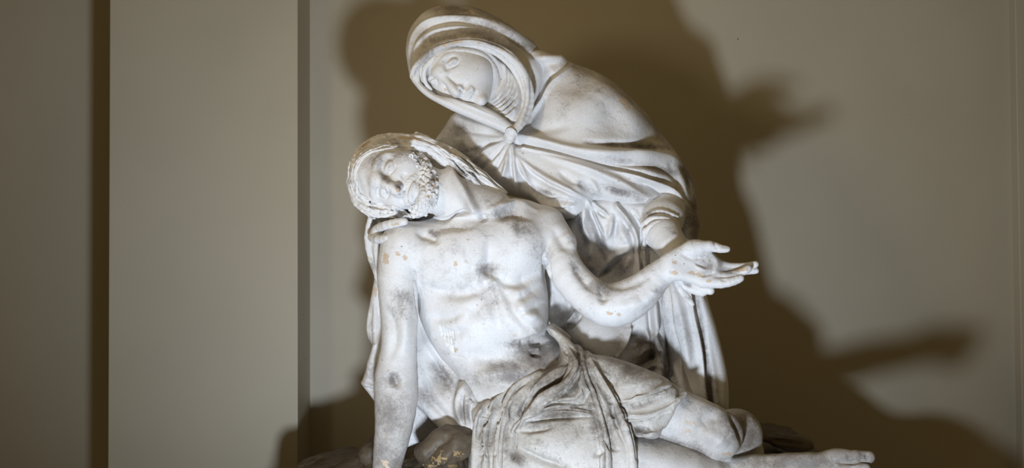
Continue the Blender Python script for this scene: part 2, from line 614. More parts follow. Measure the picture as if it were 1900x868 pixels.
# ---- the man's head: skull and face first, then the features laid on it
man_head = [
    ball(716, 326, -62, 66, 62, 60, ang=15, k=8),
    ball(735, 333, -74, 78, 54, 54, ang=18, k=12),
    ball(750, 302, -98, 26, 24, 24, ang=15, k=14), ball(738, 368, -98, 24, 20, 22, ang=15, k=12),
    ball(786, 362, -84, 30, 30, 34, ang=17, k=14),
]
hs = Surface(man_head)
man_feat = [
    hs.chain([(699, 330, 7, 5), (696, 314, 7, 4), (702, 298, 7, 4), (716, 289, 7, 5), (734, 288, 6, 7)], k=15),
    hs.chain([(698, 338, 7, 5), (693, 350, 7, 4.5), (693, 362, 6.5, 5), (699, 373, 6, 6)], k=14),
    hs.ball(716, 308, -2, 9, 15, 9, ang=32, k=11, mode='s'), hs.ball(717, 326, -2, 8, 8, 9, ang=15, k=7, mode='s'),
    hs.ball(709, 357, -1, 9, 13, 8, ang=-10, k=7, mode='s'), hs.ball(713, 345, -1, 6, 6, 7, ang=15, k=6, mode='s'),
    hs.ball(722, 309, 5.6, 7.6, 13, 8.5, ang=32, k=2), hs.ball(711, 357, 5.2, 7, 11, 8.5, ang=-8, k=2),
    # nose with its wings
    hs.chain([(700, 333, 6.5, 2), (712, 339, 7, -4), (724, 347, 7.5, -10), (735, 354, 7.6, -15)], k=14, n=3),
    hs.ball(727, 348, 0, 17, 11, 14, ang=35, k=11),
    hs.ball(740, 344, -4, 7.5, 6, 8, ang=30, k=4), hs.ball(738, 361, -4, 6.5, 5.5, 7, ang=30, k=4),
    hs.ball(743.5, 347, -9, 3.6, 3, 5, k=1.5, mode='s'), hs.ball(741, 358, -9, 3, 2.6, 4, k=1.5, mode='s'),
    # mouth
    hs.ball(761, 355, 4, 13, 26, 15, ang=18, k=9),
    hs.chain([(768, 340, 3, -8), (764, 352, 4.4, -12), (761, 361, 4.4, -12), (757, 374, 3, -7)], k=3),
    hs.chain([(775, 344, 3.4, -6), (772, 357, 5.2, -10), (765, 373, 3.4, -6)], k=3),
    hs.ball(791, 287, -4, 8, 11, 8, ang=60, k=3),
]
# ---- the reclining man: one continuous body
man_ops = [
    # torso
    Puff([(704, 470), (712, 430), (743, 413), (790, 408), (850, 396), (890, 388), (930, 372), (975, 370), (1012, 384), (1040, 408), (1052, 440), (1040, 475), (1012, 500),
          (1016, 540), (1018, 601), (1014, 618), (1038, 634), (1046, 660), (1044, 700), (1000, 765), (930, 800), (885, 770), (860, 718), (837, 685), (815, 660), (793, 625), (777, 586), (768, 545), (735, 540), (708, 510)],
         [(735, 460, -105), (790, 450, -128), (880, 470, -135), (960, 460, -128), (1020, 440, -95), (920, 560, -150), (820, 580, -110), (850, 640, -120), (965, 590, -152), (1000, 640, -96), (960, 645, -112), (1010, 665, -108), (1000, 700, -138), (930, 700, -128), (950, 760, -130)],
         72, 62),
    ball(865, 470, -95, 75, 55, 45, ang=-10, k=30),      # pectorals
    ball(965, 455, -90, 52, 50, 45, ang=20, k=30),
    ball(960, 585, -105, 48, 38, 42, ang=60, k=26),      # rib cage, far side
    ball(880, 590, -100, 55, 45, 40, ang=55, k=30),
    ball(975, 690, -80, 46, 26, 40, ang=10, k=24),       # belly
    # neck
    chain([(782, 345, -80, 40), (850, 368, -78, 40), (905, 398, -75, 50)], k=18),
    # viewer's left arm, planted on the rock
    chain([(750, 455, -88, 44), (738, 515, -92, 38), (741, 580, -96, 35), (740, 640, -98, 32), (735, 695, -96, 39), (735, 738, -98, 40), (731, 790, -102, 35), (722, 840, -106, 29), (716, 880, -108, 25)], k=16, n=2),
    ball(715, 915, -112, 34, 20, 14, ang=80, k=12),
    chain([(706, 925, -116, 8), (696, 955, -124, 7)], k=5), chain([(715, 930, -120, 8), (708, 964, -130, 7.5)], k=5),
    chain([(724, 930, -118, 8), (721, 963, -128, 7)], k=5), chain([(731, 926, -116, 7), (733, 952, -124, 6)], k=5),
    chain([(730, 900, -118, 9), (744, 922, -130, 7.5)], k=5),
    # viewer's right arm, lifted by the woman
    chain([(1010, 424, -66, 42), (1036, 456, -86, 33), (1040, 480, -98, 32), (1058, 513, -112, 34), (1090, 546, -124, 35), (1124, 566, -134, 39), (1155, 562, -138, 40), (1188, 543, -142, 35), (1215, 517, -148, 28), (1240, 496, -153, 23.5)], k=14, n=2),
    # palm
    Puff([(1232, 478), (1258, 457), (1288, 446), (1308, 452), (1324, 468), (1340, 486), (1336, 506), (1322, 524), (1300, 530), (1270, 522), (1240, 514)],
         [(1250, 480, -176), (1290, 460, -180), (1330, 480, -172), (1290, 495, -168), (1310, 515, -184), (1260, 508, -182)], 13, 13, k=12 / PXM),
    chain([(1285, 461, -168, 15), (1316, 457, -174, 10.5), (1336, 461, -178, 8.2), (1349, 462, -180, 6.5)], k=8, n=2),
    chain([(1304, 523, -170, 11), (1338, 525, -176, 9.6), (1362, 521, -180, 8), (1374, 516, -182, 7)], k=7, n=2),
    chain([(1322, 510, -166, 9), (1350, 512, -170, 8), (1376, 505, -176, 7.6), (1389, 498, -180, 6.8)], k=4, n=2),
    chain([(1328, 500, -160, 9), (1360, 503, -160, 7.5), (1388, 502, -164, 7), (1403, 502, -168, 5.6)], k=4, n=2),
    chain([(1324, 486, -160, 9), (1352, 494, -158, 7.5), (1384, 494, -162, 7), (1402, 490, -166, 6.5)], k=4, n=2),
    man_head, man_feat,
    # lifted thigh and knee, the lower leg behind it
    chain([(1040, 700, -46, 58), (1130, 735, -78, 54), (1220, 762, -106, 53), (1285, 785, -120, 50), (1330, 806, -124, 48)], k=20, n=2),
    chain([(1330, 806, -90, 44), (1366, 806, -60, 46), (1372, 850, -50, 44), (1340, 900, -50, 40)], k=12),
    # lower thigh crossing in front
    chain([(985, 815, -85, 70), (1080, 850, -105, 68), (1180, 872, -130, 68), (1270, 890, -135, 62), (1330, 905, -120, 50)], k=20, n=2),
    # foot of the folded leg
    chain([(1310, 905, -100, 46), (1400, 876, -130, 33), (1470, 869, -155, 26), (1530, 863, -175, 24), (1565, 857, -188, 21)], k=14, n=2),
    ball(1552, 851, -190, 26, 17, 24, ang=10, k=10),
    chain([(1555, 850, -196, 16), (1588, 847, -200, 11.5), (1612, 848, -202, 11.5)], k=8),
    chain([(1560, 862, -206, 11), (1590, 866, -212, 8), (1607, 868, -214, 8)], k=5),
    chain([(1558, 874, -212, 10), (1584, 880, -218, 7.5), (1599, 882, -220, 7.5)], k=5),
    chain([(1552, 884, -214, 10), (1576, 892, -220, 7), (1589, 895, -222, 7)], k=5),
    chain([(1545, 892, -214, 10), (1566, 903, -220, 6.5), (1577, 906, -222, 6.5)], k=5),
]
man_strokes = [
    # neck tendon and collar bones
    ([(815, 300), (850, 345), (880, 390)], 9, 10, 'e'), ([(792, 411), (830, 405), (862, 392), (886, 400)], 4, -10), ([(790, 408), (830, 402), (880, 405)], 8, 5),
    ([(900, 392), (950, 378), (1000, 392)], 7, 6), ([(905, 408), (950, 396), (990, 408)], 8, -5), ([(795, 428), (840, 418), (880, 422)], 9, -5),
    ([(770, 430), (800, 440), (812, 456)], 10, -6),
    ([(893, 395), (897, 403), (901, 412)], 7, -8),
    # breast bone and pectoral edges
    ([(905, 440), (908, 480), (906, 515), (914, 560), (930, 610)], 14, -8), ([(780, 530), (830, 545), (880, 540), (905, 515)], 11, -6),
    ([(912, 505), (935, 520), (965, 522), (1000, 505)], 11, -8), ([(895, 508), (912, 522), (925, 512)], 9, 5),
    ([(914, 522), (940, 545), (965, 590), (985, 612)], 12, -7), ([(905, 525), (890, 560), (868, 600)], 14, -4),
    # ribs
    ([(1005, 528), (975, 548), (955, 555)], 8, -4), ([(1012, 560), (985, 575), (962, 580)], 8, -4), ([(790, 590), (830, 590), (860, 580)], 10, -4), ([(800, 625), (840, 620), (870, 612)], 10, -4),
    ([(945, 560), (975, 580), (1008, 600)], 12, 5),
    # fold below the ribs, waist and navel
    ([(948, 640), (975, 632), (1010, 618)], 8, -9), ([(955, 652), (985, 640), (1020, 632)], 7, -7), ([(945, 625), (980, 622), (1010, 606)], 10, 6),
    ([(880, 700), (930, 690), (985, 690)], 14, 6), ([(865, 650), (900, 668), (940, 665)], 14, -5),
    ([(990, 655), (994, 658)], 5, -6, 'oe'), ([(982, 649), (993, 647), (1002, 653)], 4.5, 4.5), ([(985, 663), (996, 666), (1003, 660)], 4, 2.5),
    # armpits and arms
    ([(768, 528), (774, 556), (776, 590)], 3, -3), ([(712, 560), (735, 620), (722, 670)], 10, -4), ([(722, 690), (734, 706), (740, 722)], 9, -8), ([(758, 540), (752, 600), (750, 660)], 12, 4),
    ([(1008, 470), (1014, 500), (1018, 540)], 5, -8), ([(1026, 420), (1042, 450), (1062, 468)], 10, -3.5), ([(1050, 420), (1062, 445), (1060, 470)], 9, 2.5),
    ([(1060, 480), (1085, 520), (1105, 545)], 10, -5), ([(1112, 528), (1118, 548), (1116, 566)], 8, -6), ([(1125, 530), (1160, 530), (1210, 512)], 9, -3.5), ([(1140, 570), (1190, 560), (1235, 520)], 11, 4),
    # knee
    ([(1290, 790), (1320, 775), (1345, 780)], 12, -4), ([(1300, 800), (1330, 812), (1350, 830)], 12, 5), ([(1352, 765), (1372, 800), (1378, 830)], 5, -8),
    # shin and foot
    ([(1420, 848), (1480, 850), (1540, 846)], 9, 4), ([(1540, 856), (1570, 858), (1600, 857)], 4, -5), ([(1611, 840), (1607, 847), (1611, 855)], 3, -2.5),
]
man_fine = [
    # lids
    ([(716, 323), (722, 311), (731, 298)], 1.9, -3.6), ([(707, 319), (708, 305), (719, 294), (732, 293)], 2.0, -2.2), ([(735, 300), (732, 314), (722, 325)], 2.2, -3.0), ([(719, 324), (726, 313), (734, 301)], 2.2, 1.4),
    ([(712, 345), (713.5, 357), (711, 369)], 1.8, -3.4), ([(702, 347), (700, 358), (704, 369)], 2.2, -2.8), ([(719, 347), (722, 358), (717, 370)], 2.1, -2.6),
    # brow hair, mouth, cheek folds
    ([(696, 318), (700, 302), (712, 294)], 2.6, 2), ([(770, 340), (767, 350), (764, 361), (758, 377)], 2.0, -5.5), ([(744, 333), (748, 330), (752, 318)], 5, -3), ([(742, 366), (748, 374), (752, 382)], 5, -3), ([(746, 352), (753, 354)], 2.6, -2.6),
    ([(662, 322), (666, 342), (676, 362)], 5, -1.5), ([(672, 316), (676, 334), (684, 350)], 5, -1.2),
    # palm wound, creases, knuckles, nails
    ([(1288, 486), (1300, 491), (1313, 496)], 3, -4.5), ([(1288, 492), (1300, 497), (1312, 501)], 3, 2), ([(1262, 470), (1285, 480), (1310, 476)], 4, -3), ([(1320, 470), (1330, 488), (1326, 508)], 4, 2.5),
    ([(1300, 512), (1318, 508), (1330, 505)], 3, -3), ([(1340, 519), (1346, 520)], 2.4, -1.5, 'oe'), ([(1326, 450), (1329, 460)], 2.5, -1.5, 'oe'),
    ([(1343, 457), (1350, 458)], 3, -1.3, 'oe'),
]
# the wound in his side: two short rows of cut marks
for i in range(5):
    man_fine.append(([(817 + i * 5.5, 606 + i * 2.2), (820 + i * 5, 614 + i * 2.2), (821.5 + i * 5, 621 + i * 2)], 2.0, -3.2, 'oe'))
for i in range(3):
    man_fine.append(([(826 + i * 5.5, 628 + i * 1.2), (828 + i * 5, 635 + i * 2), (832 + i * 4, 641 + i * 2)], 1.9, -3.0, 'oe'))
man_fine.append(([(836, 640), (842, 652), (846, 655)], 2.2, -3))
for x0, y0, x1, y1 in [(840, 660, 868, 664), (868, 664, 876, 650)]:
    man_fine.append(([(x0, y0), ((x0 + x1) / 2, (y0 + y1) / 2 + 1), (x1, y1)], 2.2, -2))

man_strokes = [(q[0], q[1], q[2] * 1.55) + tuple(q[3:]) for q in man_strokes]
man_grime_shade = [  # grime, plus painted shade on far knee, lower leg, foot and eye socket
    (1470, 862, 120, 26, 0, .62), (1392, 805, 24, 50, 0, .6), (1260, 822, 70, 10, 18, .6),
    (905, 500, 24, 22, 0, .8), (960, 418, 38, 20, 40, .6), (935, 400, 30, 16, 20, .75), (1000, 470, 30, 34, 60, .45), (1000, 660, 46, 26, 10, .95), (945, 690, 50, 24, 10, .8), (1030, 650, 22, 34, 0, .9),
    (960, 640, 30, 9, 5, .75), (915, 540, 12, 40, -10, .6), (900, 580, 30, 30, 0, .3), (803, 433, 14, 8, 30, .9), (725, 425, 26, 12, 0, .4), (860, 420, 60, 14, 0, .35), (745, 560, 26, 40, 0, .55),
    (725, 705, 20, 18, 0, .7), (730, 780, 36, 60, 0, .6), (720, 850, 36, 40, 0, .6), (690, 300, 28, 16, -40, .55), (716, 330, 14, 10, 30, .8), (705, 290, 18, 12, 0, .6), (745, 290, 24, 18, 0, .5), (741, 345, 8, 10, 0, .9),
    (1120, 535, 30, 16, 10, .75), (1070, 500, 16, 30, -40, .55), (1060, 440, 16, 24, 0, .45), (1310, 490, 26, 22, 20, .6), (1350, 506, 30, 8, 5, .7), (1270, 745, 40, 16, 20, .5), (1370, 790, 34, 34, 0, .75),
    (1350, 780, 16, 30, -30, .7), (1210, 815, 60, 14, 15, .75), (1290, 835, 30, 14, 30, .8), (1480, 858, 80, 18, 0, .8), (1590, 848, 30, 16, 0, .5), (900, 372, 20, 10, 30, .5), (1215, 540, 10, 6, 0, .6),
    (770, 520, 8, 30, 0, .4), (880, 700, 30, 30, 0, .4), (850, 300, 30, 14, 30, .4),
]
man_chips = [(1130, 582, 12, 6, 10, .7), (1148, 583, 8, 5, 0, .7), (1252, 486, 10, 5, 0, .8), (1250, 505, 14, 6, 20, .8), (1290, 508, 22, 5, 15, .85), (1315, 520, 8, 5, 0, .7), (1375, 500, 18, 4, -5, .9), (716, 480, 7, 16, 0, .85), (738, 470, 9, 8, 0, .7),
             (752, 478, 8, 9, 0, .6), (848, 650, 7, 8, 0, .8), (845, 490, 5, 8, 0, .7), (868, 444, 6, 4, 0, .7), (1280, 785, 16, 14, 0, .55), (1275, 800, 8, 6, 0, .7), (1350, 842, 14, 6, -10, .7), (737, 352, 8, 7, 0, .75), (716, 800, 10, 40, 0, .6), (715, 860, 14, 14, 0, .7),
             (880, 465, 5, 3, 0, .7), (1205, 760, 6, 4, 0, .6)]
man_dust_shade = [(733, 790, 60, 110, 0, .60), (720, 880, 60, 60, 0, .75), (1000, 665, 50, 40, 0, .85), (920, 705, 60, 34, 10, .6), (735, 600, 40, 60, 0, .2), (1290, 800, 90, 50, 20, .42), (1385, 800, 32, 60, 0, .95), (1240, 830, 130, 26, 14, .65), (1150, 868, 80, 20, 10, .4), (960, 760, 60, 60, 0, .5), (1480, 860, 110, 34, 0, .9),  # dust, plus painted shade on far knee, lower leg, foot and forearm top
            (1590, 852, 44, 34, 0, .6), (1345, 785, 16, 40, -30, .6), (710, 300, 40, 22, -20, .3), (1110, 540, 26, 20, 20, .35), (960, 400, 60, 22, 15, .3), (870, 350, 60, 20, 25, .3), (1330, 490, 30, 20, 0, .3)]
man = sculpt('reclining_man', man_ops, 1.35, M_PLASTER, statue, man_strokes, man_fine, .5, 1, man_grime_shade, man_chips, man_dust_shade)

# ---- hair and beard
def lock_chain(pts, k=4, n=3): return chain(pts, k=k, n=n)

def wave_path(inner, outer, t, amp=0.0, ph=0.0):
    a = smooth_pts(inner, 3, closed=False); b = smooth_pts(outer, 3, closed=False)
    q = a * (1 - t) + b * t
    n = len(q)
    for i in range(n):
        d = q[min(i + 1, n - 1)] - q[max(i - 1, 0)]; d = d / (np.hypot(*d) + 1e-6)
        q[i] = q[i] + np.array((-d[1], d[0])) * amp * math.sin(ph + i * .9)
    return q


hair_ops = [ball(712, 325, -38, 67, 73, 58, ang=15, k=10), chain([(654, 345, -50, 11), (668, 374, -70, 11), (690, 391, -84, 10), (732, 396, -92, 8)], k=6, n=2)]
hh = Surface([man_head, hair_ops])
crown_in = [(660, 338), (661, 314), (671, 295), (691, 282), (718, 274), (745, 274), (768, 279), (800, 292)]
crown_out = [(646, 338), (649, 310), (658, 287), (676, 266), (702, 254), (735, 250), (768, 253), (810, 268)]
rs = np.random.RandomState(3)
for i in range(8):
    t = i / 7
    q = wave_path(crown_in, crown_out, t, .9, rs.uniform(0, 6))
    hair_ops.append(chain([(x, y, min(hh(x, y), -48 - 30 * (1 - t)) - (2 if i % 2 else .5), (3.4 + rs.uniform(-.5, 1.1)) * (1 if j < len(q) - 2 else .6)) for j, (x, y) in enumerate(q)], k=1.5))
low_in = [(660, 336), (663, 354), (677, 367), (700, 376), (722, 381), (742, 389), (762, 400)]
low_out = [(646, 336), (653, 362), (666, 385), (684, 400), (708, 405), (736, 406), (764, 406)]
for i in range(7):
    t = i / 6
    q = wave_path(low_in, low_out, t, 1.8, rs.uniform(0, 6))
    hair_ops.append(chain([(x, y, min(hh(x, y), -60 - 34 * (1 - t)) - (3 if i % 2 else 1), (3.4 + rs.uniform(-.4, 1.0)) * (1 if j < len(q) - 2 else .6)) for j, (x, y) in enumerate(q)], k=1.5))
# a curl turning back from the temple
hair_ops.append(chain([(x, y, min(hh(x, y), -60) - 4, r) for x, y, r in [(718, 408, 3), (708, 396, 4), (716, 386, 4), (732, 386, 4), (744, 396, 3.5), (756, 404, 2.5)]], k=1.5, n=3))
hair_ops.append(chain([(x, y, min(hh(x, y), -60) - 3, r) for x, y, r in [(726, 407, 2.5), (720, 398, 3), (726, 392, 3), (736, 396, 3), (744, 404, 2.5)]], k=1.5, n=3))
# the long wavy lock falling behind the neck onto the far shoulder
lock_in = [(762, 276), (792, 282), (822, 305), (862, 330), (894, 351), (932, 361)]
lock_out = [(772, 250), (803, 261), (832, 274), (866, 297), (900, 322), (938, 359)]
hair_ops.append(chain([(772, 264, -80, 12), (806, 276, -78, 16), (845, 303, -72, 19), (880, 328, -68, 18), (915, 350, -68, 10), (936, 361, -70, 4)], k=8, n=3))
for i in range(9):
    t = i / 8
    q = wave_path(lock_in, lock_out, t, 2.2, i * 1.3)
    hair_ops.append(chain([(x, y, -70 - 26 * math.sin(math.pi * (t * .8 + .1)) * (1 - .6 * j / len(q)) - (2 if i % 2 else 0), (3.8 + rs.uniform(-.4, 1.0)) * (1 if j < len(q) - 3 else .6)) for j, (x, y) in enumerate(q)], k=1.6))
for x0, y0, x1, y1, x2, y2 in ((800, 268, 835, 290, 866, 302), (830, 285, 862, 305, 892, 326), (846, 300, 876, 330, 898, 350), (815, 280, 850, 318, 880, 336)):
    hair_ops.append(chain([(x0, y0, -92, 2.5), ((x0 + x1) / 2, (y0 + y1) / 2 - 3, -99, 4.2), (x1, y1, -97, 4.4), ((x1 + x2) / 2, (y1 + y2) / 2 + 2, -94, 3.6), (x2, y2, -88, 2)], k=1.5, n=3))
hair_strokes = []
for t in np.linspace(.04, .96, 11):
    hair_strokes.append((wave_path(crown_in, crown_out, t, .8, t * 20)[::2], 1.2, -1.6))
    hair_strokes.append((wave_path(low_in, low_out, t, 1.5, t * 20)[::2], 1.2, -1.6))
    hair_strokes.append((wave_path(lock_in, lock_out, t, 2.2, t * 20)[::2], 1.3, -2.0))
hair_grime = [(740, 262, 50, 8, 3, .35), (860, 318, 40, 16, 35, .35), (900, 350, 36, 10, 35, .5), (700, 262, 30, 10, -20, .3), (860, 340, 30, 10, 35, .5)]
hair_chips = [(760, 256, 34, 5, 5, .7), (680, 268, 22, 6, -40, .7), (842, 288, 8, 4, 20, .8), (718, 262, 10, 4, 0, .6)]
sculpt('hair', hair_ops, 1.25, M_PLASTER, man, (), hair_strokes, .2, 1, hair_grime, hair_chips)

hs2 = Surface([man_head, man_feat])
beard_ops = [
    hs.chain([(768, 280, 9, 1), (781, 296, 12, 0), (790, 316, 15, 0), (795, 340, 17, -2), (796, 362, 18, -3), (786, 382, 16, -2), (768, 394, 12, 0), (752, 392, 7, 2)], k=8, n=3),
    hs.ball(790, 366, -4, 18, 22, 20, ang=17, k=8),
]
bs_ = Surface([man_head, man_feat, beard_ops])
rs = np.random.RandomState(11)


def curl(x, y, r, a0, w=2.3, turn=1.0):
    pts = []
    d0 = bs_(x, y)
    for j in range(6):
        a = a0 + turn * j * 1.0; rr = r * (1 - j * .14)
        pts.append((x + math.cos(a) * rr, y + math.sin(a) * rr, d0 + .5 - j * .4, w - j * .12))
    return chain(pts, k=.8)


spine = smooth_pts([(768, 281), (782, 297), (793, 315), (799, 338), (800, 360), (794, 380), (778, 395), (760, 401)], 4, closed=False)
for i, (x, y) in enumerate(spine):
    t = i / (len(spine) - 1)
    tx, ty = spine[min(i + 1, len(spine) - 1)] - spine[max(i - 1, 0)]
    L = math.hypot(tx, ty); nx, ny = -ty / L, tx / L
    half = 8 + 8 * math.sin(min(1, t * 1.15) * 2.6)
    for kx in (-1, -.1, .8):
        beard_ops.append(curl(x + nx * half * (kx + .3 * (i % 2)) + rs.uniform(-2, 2), y + ny * half * (kx + .3 * (i % 2)) + rs.uniform(-2, 2), 4.0 + rs.uniform(-.8, 1.2), rs.uniform(0, 6), 2.3, rs.choice([-1, 1])))
# moustache, drawn out in combed strands on both sides of the mouth
for j in range(4):
    o = j * 2.6
    beard_ops.append(bs_.chain([(748 + o, 348, 1.0, .6), (752 + o, 340, 1.6, .2), (762 + o * .8, 329 + o * .2, 1.9, 0), (775 + o * .4, 320 + o * .9, 1.9, -.4), (784, 318 + o, 1.4, 0)], k=1.6, n=2))
    beard_ops.append(bs_.chain([(747 + o * .6, 357, 1.0, .6), (749 + o * .7, 368, 1.6, .2), (754 + o * .8, 379, 1.9, -.2), (763 + o * .8, 388 - o * .2, 1.6, 0)], k=1.6, n=2))
for j in range(3):
    beard_ops.append(bs_.chain([(778 + j * 3, 346, 1.6, 0), (781 + j * 3, 356, 2.4, -1), (777 + j * 3, 368, 1.6, 0)], k=1, n=2))
sculpt('beard', beard_ops, 1.1, M_PLASTER, man, (), (), .2, 0, [(785, 300, 22, 16, 40, .55), (802, 335, 10, 24, 0, .6), (800, 375, 10, 12, 0, .4)], [(803, 345, 5, 8, 0, .7), (795, 365, 6, 5, 0, .7)])

# ---- loincloth
loin_ops = [
    Puff([(873, 763), (888, 750), (926, 734), (966, 708), (993, 692), (1026, 681), (1040, 660), (1037, 638), (1014, 611), (1030, 606), (1066, 640), (1089, 655), (1122, 660), (1150, 667), (1187, 679), (1232, 699), (1250, 712), (1276, 728),
          (1253, 756), (1230, 786), (1222, 808), (1200, 812), (1178, 806), (1180, 840), (1182, 900), (1100, 950), (960, 950), (868, 940), (868, 868), (871, 829), (876, 796)],
         [(890, 790, -150), (890, 860, -160), (940, 760, -160), (980, 720, -150), (1040, 640, -128), (1060, 700, -168), (1064, 716, -170), (1010, 820, -200), (1080, 850, -205), (1110, 700, -160), (1180, 730, -178), (1130, 740, -180), (1140, 770, -190), (1240, 740, -170), (1200, 790, -180), (1160, 840, -205)],
         48, 30),
]
ls = Surface(loin_ops + man_ops[:6])
loin_ops += [
    ls.chain([(1020, 606, 3, 14), (1030, 618, 6, 8), (1043, 630, 8, 2), (1054, 643, 10, -3), (1066, 665, 11, -6), (1060, 693, 10, -6), (1040, 724, 9, -4), (1005, 748, 9, -3), (975, 768, 8, -2), (955, 800, 7, 0)], k=7),
    ls.chain([(1024, 602, 3, 12), (1036, 612, 5, 5), (1052, 626, 6, 1), (1076, 652, 6, 0), (1084, 700, 6, -1), (1094, 730, 6, -1)], k=6),
    ls.chain([(1072, 645, 6, 2), (1082, 690, 8, -2), (1098, 735, 9, -4), (1112, 780, 10, -5), (1122, 830, 11, -5), (1124, 900, 12, -3)], k=8),
    ls.chain([(1090, 655, 5, 2), (1116, 700, 8, -3), (1138, 740, 9, -5), (1160, 790, 10, -5), (1172, 840, 9, -4), (1174, 900, 9, -2)], k=8),
    ls.chain([(1000, 694, 6, 3), (965, 712, 8, 0), (942, 745, 9, -2), (930, 790, 9, -3), (924, 840, 9, -2), (924, 890, 9, 0)], k=7),
    ls.chain([(948, 722, 5, 3), (916, 750, 7, 0), (904, 790, 8, -1), (900, 840, 8, -1), (902, 890, 8, 0)], k=6),
    ls.chain([(905, 748, 5, 3), (888, 775, 7, 0), (882, 815, 7, 0), (880, 870, 7, 0)], k=6),
    ls.chain([(1130, 752, 4, 1), (1170, 750, 5, -1), (1215, 735, 5, -1), (1262, 716, 4, 1)], k=5),
    ls.chain([(1130, 775, 4, 1), (1175, 782, 5, -1), (1220, 772, 5, -1), (1272, 730, 4, 1)], k=5),
    ls.chain([(1150, 795, 4, 1), (1185, 806, 5, -1), (1222, 800, 5, 0), (1250, 765, 4, 1), (1276, 732, 4, 1)], k=5),
]
loin_strokes = [
    ([(1045, 640), (1058, 668), (1040, 700), (990, 735), (960, 770)], 6, -9), ([(1078, 655), (1072, 700), (1040, 730), (990, 760)], 7, -10), ([(1070, 665), (1080, 720), (1060, 742)], 7, 7),
    ([(1062, 690), (1040, 718), (1000, 745), (965, 785)], 6, 8), ([(1085, 690), (1098, 740), (1112, 790), (1122, 860)], 6, -11),
    ([(965, 778), (1000, 765), (1040, 755), (1095, 762)], 5, 7, 'R'), ([(962, 784), (1010, 775), (1060, 772), (1105, 772)], 5, -7), ([(1000, 742), (1040, 740), (1068, 738), (1070, 728)], 5, 6), ([(1020, 750), (1060, 746), (1090, 752)], 4, -6),
    ([(960, 800), (1000, 795), (1030, 790)], 6, -6), ([(950, 818), (975, 840), (1010, 856), (1060, 868)], 7, -9), ([(1100, 850), (1115, 835), (1118, 820)], 5, -5),
    ([(960, 712), (930, 745), (915, 790), (905, 850)], 5, -9), ([(985, 700), (945, 740), (932, 790), (925, 860)], 5, -8), ([(938, 735), (905, 765), (897, 810), (893, 860)], 5, -8), ([(905, 752), (892, 775), (884, 820)], 4, -6), ([(975, 715), (940, 755), (948, 800)], 4, 5),
    # cloth wrapped round the thigh
    ([(1145, 745), (1180, 742), (1222, 722), (1262, 712)], 4, 6, 'R'), ([(1150, 752), (1190, 750), (1236, 730)], 4, -6), ([(1150, 768), (1190, 772), (1225, 762), (1268, 734)], 4.5, 6, 'R'), ([(1155, 778), (1195, 782), (1235, 766)], 4, -6),
    ([(1160, 790), (1200, 804), (1225, 792), (1250, 752), (1275, 732)], 5, 6), ([(1150, 715), (1190, 712), (1230, 700)], 8, 2), ([(1165, 785), (1190, 798), (1214, 800)], 4, -6),
    ([(1240, 708), (1262, 722), (1252, 745)], 4, -5),
    ([(1100, 700), (1112, 730), (1128, 760)], 5, 5), ([(1105, 668), (1130, 690), (1145, 730)], 8, -7),
    ([(1055, 640), (1072, 656), (1085, 680)], 4, -6),
    ([(1120, 800), (1135, 830), (1150, 835)], 5, -6),
]
loin_strokes += [
    ([(918, 743), (898, 770), (891, 844)], 2.4, -4, 'e'), ([(938, 722), (911, 756), (905, 790), (903, 844)], 2.6, -5, 'e'), ([(962, 716), (928, 756), (918, 844)], 2.6, -5, 'e'),
    ([(985, 722), (964, 770), (955, 810), (950, 850)], 3.2, -9, 'e'), ([(1053, 689), (1012, 722), (972, 763)], 3.4, -8), ([(1073, 662), (1066, 689), (1046, 722), (1006, 753), (962, 780)], 3.2, 5), ([(1060, 672), (1006, 706), (972, 743)], 3, 4),
    ([(1026, 756), (1073, 756), (1107, 763)], 2.6, -7), ([(1019, 763), (1070, 765), (1110, 773)], 2.6, 4), ([(1086, 702), (1083, 746), (1040, 752)], 3, -6),
    ([(1080, 665), (1090, 712), (1110, 763), (1119, 817), (1120, 870)], 2.8, -9, 'e'), ([(1094, 655), (1138, 722), (1162, 770), (1179, 817), (1183, 850)], 2.8, -6, 'e'), ([(1107, 689), (1127, 736), (1144, 790), (1158, 823)], 3, -9),
    ([(1040, 640), (1052, 660), (1044, 684)], 3, -6),
]
loin_strokes = [(q[0], q[1], q[2] * 1.35) + tuple(q[3:]) for q in loin_strokes]
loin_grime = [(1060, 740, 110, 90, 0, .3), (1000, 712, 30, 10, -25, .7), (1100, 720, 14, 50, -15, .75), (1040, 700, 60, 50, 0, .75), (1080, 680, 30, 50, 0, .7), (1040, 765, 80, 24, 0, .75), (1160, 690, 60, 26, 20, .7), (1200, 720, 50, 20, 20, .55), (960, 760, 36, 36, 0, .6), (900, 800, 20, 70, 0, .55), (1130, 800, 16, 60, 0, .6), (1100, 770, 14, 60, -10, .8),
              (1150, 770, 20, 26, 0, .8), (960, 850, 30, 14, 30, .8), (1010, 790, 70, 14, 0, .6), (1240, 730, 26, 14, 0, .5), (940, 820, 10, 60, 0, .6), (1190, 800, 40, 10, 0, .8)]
loin_chips = [(896, 770, 5, 6, 0, .6), (943, 778, 5, 6, 0, .6), (1205, 742, 8, 5, 0, .5)]
sculpt('loincloth', loin_ops, 1.5, M_CLOTH, man, loin_strokes, (), .5, 1, loin_grime, loin_chips, [(1050, 690, 100, 80, 0, .8), (1180, 720, 90, 70, 20, .5), (920, 820, 70, 110, 0, .55), (1050, 790, 100, 36, 0, .55), (1000, 840, 90, 60, 0, .25), (1130, 780, 50, 90, -10, .5)])

